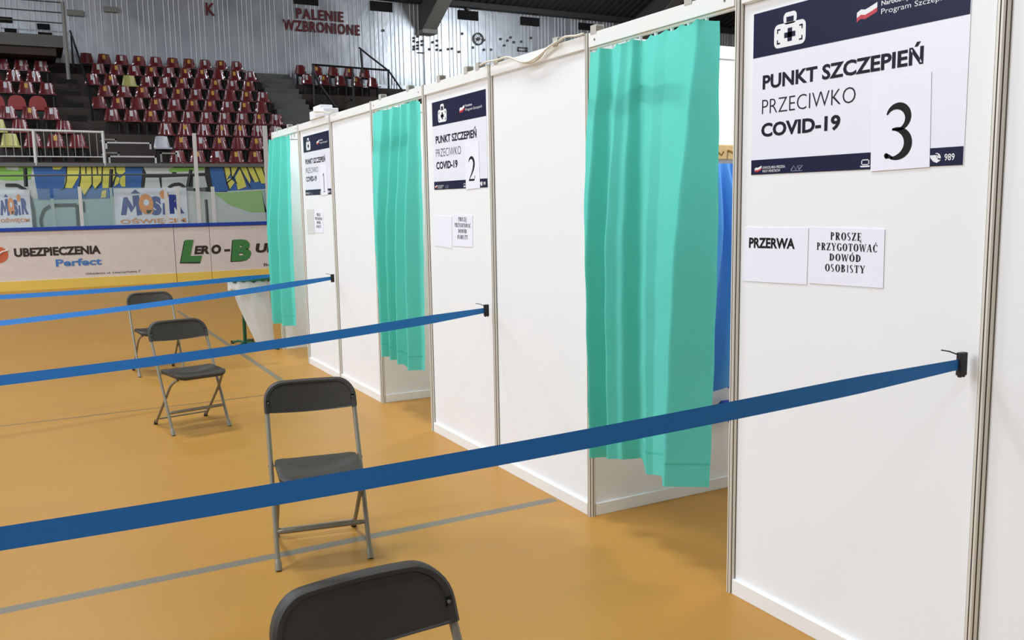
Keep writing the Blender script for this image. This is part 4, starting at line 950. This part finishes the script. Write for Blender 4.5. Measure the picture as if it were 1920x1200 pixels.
def notice(name, corners, label, rows=None, word=None, group=None, m='sheet'):
    """corners TL, TR, BR, BL as (y, z) on the panel face"""
    yb = sum(c[0] for c in corners)/4; zb = min(c[1] for c in corners)
    t = thing(name, label, 'notice', (FX, yb, zb), group=group); sh = t.location
    def fn(u, v, x=FX-0.0022):
        a = [corners[0][i]+(corners[1][i]-corners[0][i])*u for i in (0, 1)]; c = [corners[3][i]+(corners[2][i]-corners[3][i])*u for i in (0, 1)]
        return (x, a[0]+(c[0]-a[0])*v, a[1]+(c[1]-a[1])*v)
    b = MB(); ps = [fn(0, 0), fn(1, 0), fn(1, 1), fn(0, 1)]
    b.add(ps+[(FX, p[1], p[2]) for p in ps], [(0, 1, 2, 3), (0, 4, 5, 1), (1, 5, 6, 2), (2, 6, 7, 3), (3, 7, 4, 0)]); b.build('page', M[m], t, shift=sh)
    g = lambda u, v: fn(u, v, FX-0.003)
    if rows:
        b = MB()
        for (s, u0, u1, v0, v1) in rows: serif_text(b, g, s, u0, u1, v0, v1)
        b.build('lettering', M['ink_black'], t, shift=sh)
    if word:
        b = MB(); put_text(b, word, g, 0.085, 0.81, 0.375, 0.185, off=0.036); b.build('lettering', M['ink_black'], t, shift=sh)
ROWS = [('PROSZĘ', 0.30, 0.72, 0.21, 0.075), ('PRZYGOTOWAĆ', 0.11, 0.925, 0.395, 0.265), ('DOWÓD', 0.29, 0.715, 0.575, 0.45), ('OSOBISTY', 0.23, 0.77, 0.765, 0.635)]
notice('notice_sheet', [(1.055, 1.558), (0.72, 1.562), (0.722, 1.352), (1.06, 1.342)], 'white page reading PRZERWA under the nearest poster', word='PRZERWA')
notice('notice_sheet', [(0.715, 1.565), (0.385, 1.564), (0.383, 1.365), (0.711, 1.358)], 'white page asking for identity cards under the nearest poster', rows=ROWS)
notice('notice_sheet', [(4.175, 1.588), (3.884, 1.582), (3.889, 1.366), (4.18, 1.373)], 'blank white page under the middle poster')
notice('notice_sheet', [(3.868, 1.598), (3.56, 1.592), (3.57, 1.386), (3.87, 1.382)], 'white page asking for identity cards under the middle poster', rows=ROWS)
notice('notice_sheet', [(7.464, 1.63), (7.20, 1.63), (7.215, 1.385), (7.469, 1.382)], 'blank greyish white page under the farthest poster', m='sleeve')
notice('notice_sheet', [(7.195, 1.612), (6.885, 1.604), (6.905, 1.402), (7.205, 1.396)], 'white page asking for identity cards under the farthest poster', rows=ROWS)

# ================================================================== QUEUE BELTS
def belt(clip, zl, xl, yl, label, twist=0.0, end_twist=0.0):
    """from the clip on the booth wall to a stanchion beyond the left picture edge"""
    cx_, cy_, cz_ = clip
    t = thing('queue_belt', label, 'belt', (cx_, cy_, cz_), group='blue queue belts')
    A = Vector((cx_-0.03, cy_, cz_)); B_ = Vector((xl, yl, zl))
    NS = 40; h = 0.026
    def fn(u, v):
        p = A.lerp(B_, u); p.z -= 0.03*math.sin(math.pi*u)
        w_ = h*(0.62+0.38*min(1, u*9)); a = twist*math.sin(min(1, u*1.4)*math.pi/2)+end_twist*(1-min(1, u*8))
        s = (v*2-1)*w_; return (p.x, p.y+s*math.sin(a), p.z+s*math.cos(a))
    b = MB(); b.grid(fn, NS, 4); b.grid(lambda u, v: (fn(u, v)[0], fn(u, v)[1]+0.0016, fn(u, v)[2]), NS, 4, True)
    o = b.build('webbing', M['belt'], t, shift=t.location)
    for p in o.data.polygons: p.use_smooth = True
    b = MB(); b.box((cx_-0.032, cy_-0.009, cz_-0.035), (cx_-0.001, cy_+0.009, cz_+0.037)); b.box((cx_-0.028, cy_-0.006, cz_-0.041), (cx_-0.02, cy_+0.006, cz_-0.03)); b.box((cx_-0.012, cy_-0.006, cz_-0.041), (cx_-0.004, cy_+0.006, cz_-0.03))
    b.build('clip', M['black'], t, shift=t.location, bevel=0.002)
    b = MB(); b.tube([(cx_-0.03, cy_+0.004, cz_+0.03), (cx_-0.05, cy_+0.02, cz_+0.04), (cx_-0.075, cy_+0.03, cz_+0.045)], 0.0022, 5); b.build('loose_thread', M['black'], t, shift=t.location)
    return B_
ends = [belt((-0.008, 0.052, 1.158), 0.925, -3.35, 0.68, 'wide dark blue belt crossing in front of the nearest chairs', twist=0.3),
        belt((-0.008, 3.31, 1.0), 0.865, -3.4, 3.12, 'dark blue belt fixed beside the poster numbered 2', twist=0.45),
        belt((-0.008, 6.54, 0.985), 0.83, -3.5, 5.75, 'lighter blue belt fixed beside the poster numbered 1', twist=0.8),
        belt((-0.012, 8.72, 0.872), 0.85, -3.55, 8.2, 'farthest blue belt ending behind the farthest curtain', twist=0.6)]
def stanchion(x, y, z, label):
    t = thing('belt_stanchion', label, 'stanchion', (x, y, 0), group='belt stanchions')
    b = MB(); b.tube([(0, 0, 0), (0, 0, 0.012), (0, 0, 0.03)], [0.16, 0.16, 0.05], 24); b.build('base', M['black'], t, smooth=True)
    b = MB(); b.tube([(0, 0, 0.02), (0, 0, z-0.06)], 0.028, 16); b.build('pole', M['black'], t, smooth=True)
    b = MB(); b.tube([(0, 0, z-0.07), (0, 0, z+0.06)], 0.038, 16); b.build('belt_head', M['black'], t, smooth=True)
for e, l in zip(ends, ('wide front', 'second', 'third', 'farthest')): stanchion(e.x-0.042, e.y, e.z, 'black stanchion holding the %s belt, left of the picture edge' % l)

# ================================================================== FOLDING CHAIRS
def make_chair():
    t = thing('folding_chair', 'chair', 'chair')
    LX = 0.213; lean = 0.55
    def lt(z): return 0.0+lean*z if z < 0.66 else lean*0.66+(z-0.66)*0.42   # y of the long tube at height z
    for s in (-1, 1):
        b = MB(); b.tube([(s*LX, lt(z), z) for z in (0.015, 0.2, 0.45, 0.62, 0.66, 0.705)], 0.0115, 10); fl = b.build('front_leg', M['tube_grey'], t, smooth=True)
        b = MB(); b.tube([(s*LX, lt(0)-0.001, 0.0), (s*LX, lt(0.03), 0.03), (s*LX, lt(0.045), 0.045)], [0.0155, 0.0165, 0.0125], 10); b.build('foot_cap', M['tube_grey'], fl, smooth=True)
        b = MB(); b.tube([(s*0.165, -0.035, 0.418), (s*0.175, -0.01, 0.408), (s*0.185, 0.03, 0.385), (s*0.191, 0.07, 0.355), (s*0.194, 0.105, 0.32), (s*0.195, 0.14, 0.285), (s*0.196, 0.30, 0.142), (s*0.197, 0.44, 0.02)], 0.0105, 10); rl = b.build('rear_leg', M['tube_grey'], t, smooth=True)
        b = MB(); b.tube([(s*0.197, 0.46, 0.0), (s*0.197, 0.445, 0.02), (s*0.197, 0.435, 0.035)], [0.0145, 0.015, 0.0115], 10); b.build('foot_cap', M['rubber'], rl, smooth=True)
        b = MB(); b.tube([(s*0.186, lt(0.28), 0.28), (s*0.222, lt(0.28), 0.28)], 0.005, 8); b.tube([(s*0.185, lt(0.435), 0.435), (s*0.226, lt(0.435), 0.435)], 0.006, 8); b.build('pivot_rivet', M['steel_mid'], t, smooth=True)
    b = MB(); zz = 0.155; b.tube([(-LX, lt(zz), zz), (-LX+0.03, lt(zz), zz), (LX-0.03, lt(zz), zz), (LX, lt(zz), zz)], [0.009, 0.012, 0.012, 0.009], 8); b.build('front_stretcher', M['tube_grey'], t, smooth=True)
    b = MB(); b.tube([(-0.196, 0.385, 0.075), (-0.19, 0.405, 0.058), (-0.172, 0.418, 0.048), (0.172, 0.418, 0.048), (0.19, 0.405, 0.058), (0.196, 0.385, 0.075)], 0.0065, 8); b.build('rear_stretcher', M['tube_grey'], t, smooth=True)
    # seat: dished slab with rounded corners
    def rr(w0, w1, y0, y1, r, n=6):
        out = []
        for cx, cy, a in ((w1-r, y1-r, 0), (-(w1-r), y1-r, 90), (-(w0-r), y0+r, 180), (w0-r, y0+r, 270)):
            out += [(cx+r*math.cos(R(a+90*k/n)), cy+r*math.sin(R(a+90*k/n))) for k in range(n+1)]
        return out
    def sz(x, y): return 0.446+0.02*(x/0.19)**2-0.014*math.exp(-((y-0.1)/0.12)**2)-0.02*max(0, (-0.03-y)/0.1)**1.5
    ou = rr(0.190, 0.196, -0.09, 0.285, 0.055)
    b = MB(); n = len(ou); cen = (0, 0.09)
    rings = []
    for f_, dz in ((0.0, 0), (0.35, 0), (0.7, 0), (0.94, 0), (1.0, -0.007), (1.0, -0.026), (0.95, -0.032), (0.0, -0.03)):
        rings.append([(cen[0]+(p[0]-cen[0])*f_, cen[1]+(p[1]-cen[1])*f_, sz(cen[0]+(p[0]-cen[0])*min(f_, 1), cen[1]+(p[1]-cen[1])*f_)+dz) for p in ou])
    vs = [v for rg in rings for v in rg]; fs = []
    for i in range(len(rings)-1): fs += [(i*n+k, i*n+(k+1) % n, (i+1)*n+(k+1) % n, (i+1)*n+k) for k in range(n)]
    b.add(vs, [f[::-1] for f in fs]); b.build('seat', M['plastic'], t, smooth=True)
    # backrest: thick shell, big upper radii, dished front face inside a raised rim
    def outline(hw, z0, z1, r, n=8):
        out = [(-hw, z0)]
        for q in range(1, 8): x = -hw+2*hw*q/8; out.append((x, z0-0.014*(1-(x/hw)**2)))
        out.append((hw, z0)); out.append((hw, z0+(z1-r-z0)*0.5))
        out += [(hw-r+r*math.cos(R(90*k/n)), z1-r+r*math.sin(R(90*k/n))) for k in range(n+1)]
        for q in range(1, 6): out.append((hw-r-(2*hw-2*r)*q/6, z1))
        out += [(-hw+r+r*math.cos(R(90+90*k/n)), z1-r+r*math.sin(R(90+90*k/n))) for k in range(n+1)]
        out.append((-hw, z0+(z1-r-z0)*0.5)); return out
    def yb(x, z, d):  # depth of the shell at x, z; d = 0 front, 1 rear; curved towards the back in the middle
        return lt(z)+0.035*(1-(x/0.225)**2)-0.019+0.038*d
    def shrink(o, k, kz0, kz1, zc): return [(x*k, zc+(z-zc)*(kz1 if z > zc else kz0)) for x, z in o]
    o0 = outline(0.226, 0.668, 0.805, 0.088); zc = 0.735
    rings = [[(x, yb(x, z, 1.0), z) for x, z in shrink(o0, 0.2, 0.2, 0.2, zc)], [(x, yb(x, z, 1.0), z) for x, z in shrink(o0, 0.94, 0.97, 0.9, zc)], [(x, yb(x, z, 0.82), z) for x, z in o0], [(x, yb(x, z, 0.22), z) for x, z in o0],
             [(x, yb(x, z, 0.0), z) for x, z in shrink(o0, 0.965, 0.99, 0.93, zc)], [(x, yb(x, z, 0.02), z) for x, z in shrink(o0, 0.90, 0.97, 0.80, zc)], [(x, yb(x, z, 0.16), z) for x, z in shrink(o0, 0.885, 0.955, 0.765, zc)],
             [(x, yb(x, z, 0.2), z) for x, z in shrink(o0, 0.6, 0.6, 0.6, zc)], [(x, yb(x, z, 0.2), z) for x, z in shrink(o0, 0.3, 0.3, 0.3, zc)]]
    b = MB(); n = len(o0); vs = [v for rg in rings for v in rg]; fs = []
    for i in range(len(rings)-1): fs += [(i*n+k, i*n+(k+1) % n, (i+1)*n+(k+1) % n, (i+1)*n+k) for k in range(n)]
    fs.append(tuple(range(n-1, -1, -1))); fs.append(tuple((len(rings)-1)*n+k for k in range(n)))
    b.add(vs, [f[::-1] for f in fs]); bk = b.build('backrest', M['plastic'], t, smooth=True)
    for s in (-1, 1):
        x, z = s*0.206, 0.715; b = MB(); y = yb(x, z, 0); b.box((x-0.007, y-0.001, z-0.013), (x+0.007, y+0.004, z+0.013)); b.cur = 1; b.tube([(x, y-0.004, z), (x, y+0.002, z)], 0.0045, 8)
        b.build('rivet', [M['void'], M['steel_mid']], bk)
    return t
ch = make_chair()
spots = [(-1.415, 2.281, R(-10.5), 'grey brown folding chair behind the front blue belt'),
         (-1.484, 5.226, R(10.9), 'grey brown folding chair fully visible behind the second belt'),
         (-1.444, 7.805, R(3.6), 'farthest grey brown folding chair, partly hidden by another chair'),
         (-1.874, -0.156, R(3.3), 'nearest grey brown folding chair, only its backrest in the picture')]
for i, (x, y, rz, l) in enumerate(spots):
    if i == 0: ch.location = (x, y, 0); ch.rotation_euler = (0, 0, rz); ch['label'] = l; ch['group'] = 'folding chairs'
    else: copy_thing(ch, (x, y, 0), rz, l, 'folding chairs')

# ================================================================== WASTE BIN
BX, BYY = -0.275, 9.0
t = thing('bag_stand', 'green waste bag stand with clear bag beside the farthest curtain', 'bin', (BX, BYY, 0))
b = MB(); b.tube([(BX+0.225*math.cos(a*math.pi/14), BYY+0.2*math.sin(a*math.pi/14), 0.80) for a in range(28)], 0.012, 8, closed=True); b.build('ring', M['bin_green'], t, shift=t.location, smooth=True)
b = MB(); b.tube([(BX+0.23*math.cos(a*math.pi/14), BYY+0.205*math.sin(a*math.pi/14), 0.815) for a in range(28)], [0.014]*28, 8, closed=True)
n = 28; b.add([(BX+0.215*math.cos(a*math.pi/14), BYY+0.19*math.sin(a*math.pi/14), 0.83) for a in range(n)], [tuple(range(n))]); b.build('lid', M['bin_green'], t, shift=t.location)
b = MB(); b.tube([(BX-0.04, BYY+0.26, 0.03), (BX-0.04, BYY+0.24, 0.5), (BX-0.04, BYY+0.19, 0.80)], 0.022, 10); b.build('pole', M['bin_green'], t, shift=t.location, smooth=True)
for (x, y) in ((-0.52, 8.80), (-0.055, 8.72), (-0.42, 9.5), (-0.18, 9.5)):
    b = MB(); b.tube([(BX-0.04, BYY+0.26, 0.035), ((BX-0.04+x)/2, (BYY+0.26+y)/2, 0.045), (x, y, 0.018)], [0.018, 0.016, 0.013], 8); ft = b.build('foot', M['bin_green'], t, shift=t.location, smooth=True)
    b = MB(); b.tube([(x, y, 0.001), (x, y, 0.036)], 0.02, 8); b.build('foot_cap', M['rubber'], ft, shift=t.location)
b = MB()
def bag(u, v):
    a = u*2*math.pi; r0 = 0.225*(1-v)+0.10*v; k = 1+0.05*math.sin(a*7+v*3)*min(1, v*4)+0.03*math.sin(a*13-v*7)
    cx_ = BX+0.125*v**1.3; z = 0.80-0.76*v
    return (cx_+r0*k*math.cos(a), BYY-0.1*v+r0*0.88*k*math.sin(a), z)
b.grid(bag, 64, 24); b.grid(lambda u, v: (bag(u, 0.0)[0]+(0.016+0.012*math.sin(u*40))*math.cos(u*2*math.pi), bag(u, 0.0)[1]+0.016*math.sin(u*2*math.pi), 0.81-0.10*v-0.015*math.sin(u*31)*v), 64, 3)
n = 64; b.add([bag(i/64, 1.0) for i in range(64)], [tuple(range(64))])
o = b.build('bag', M['bag'], t, shift=t.location); tag(o, 'crumpled translucent white plastic bag')
for p in o.data.polygons: p.use_smooth = True
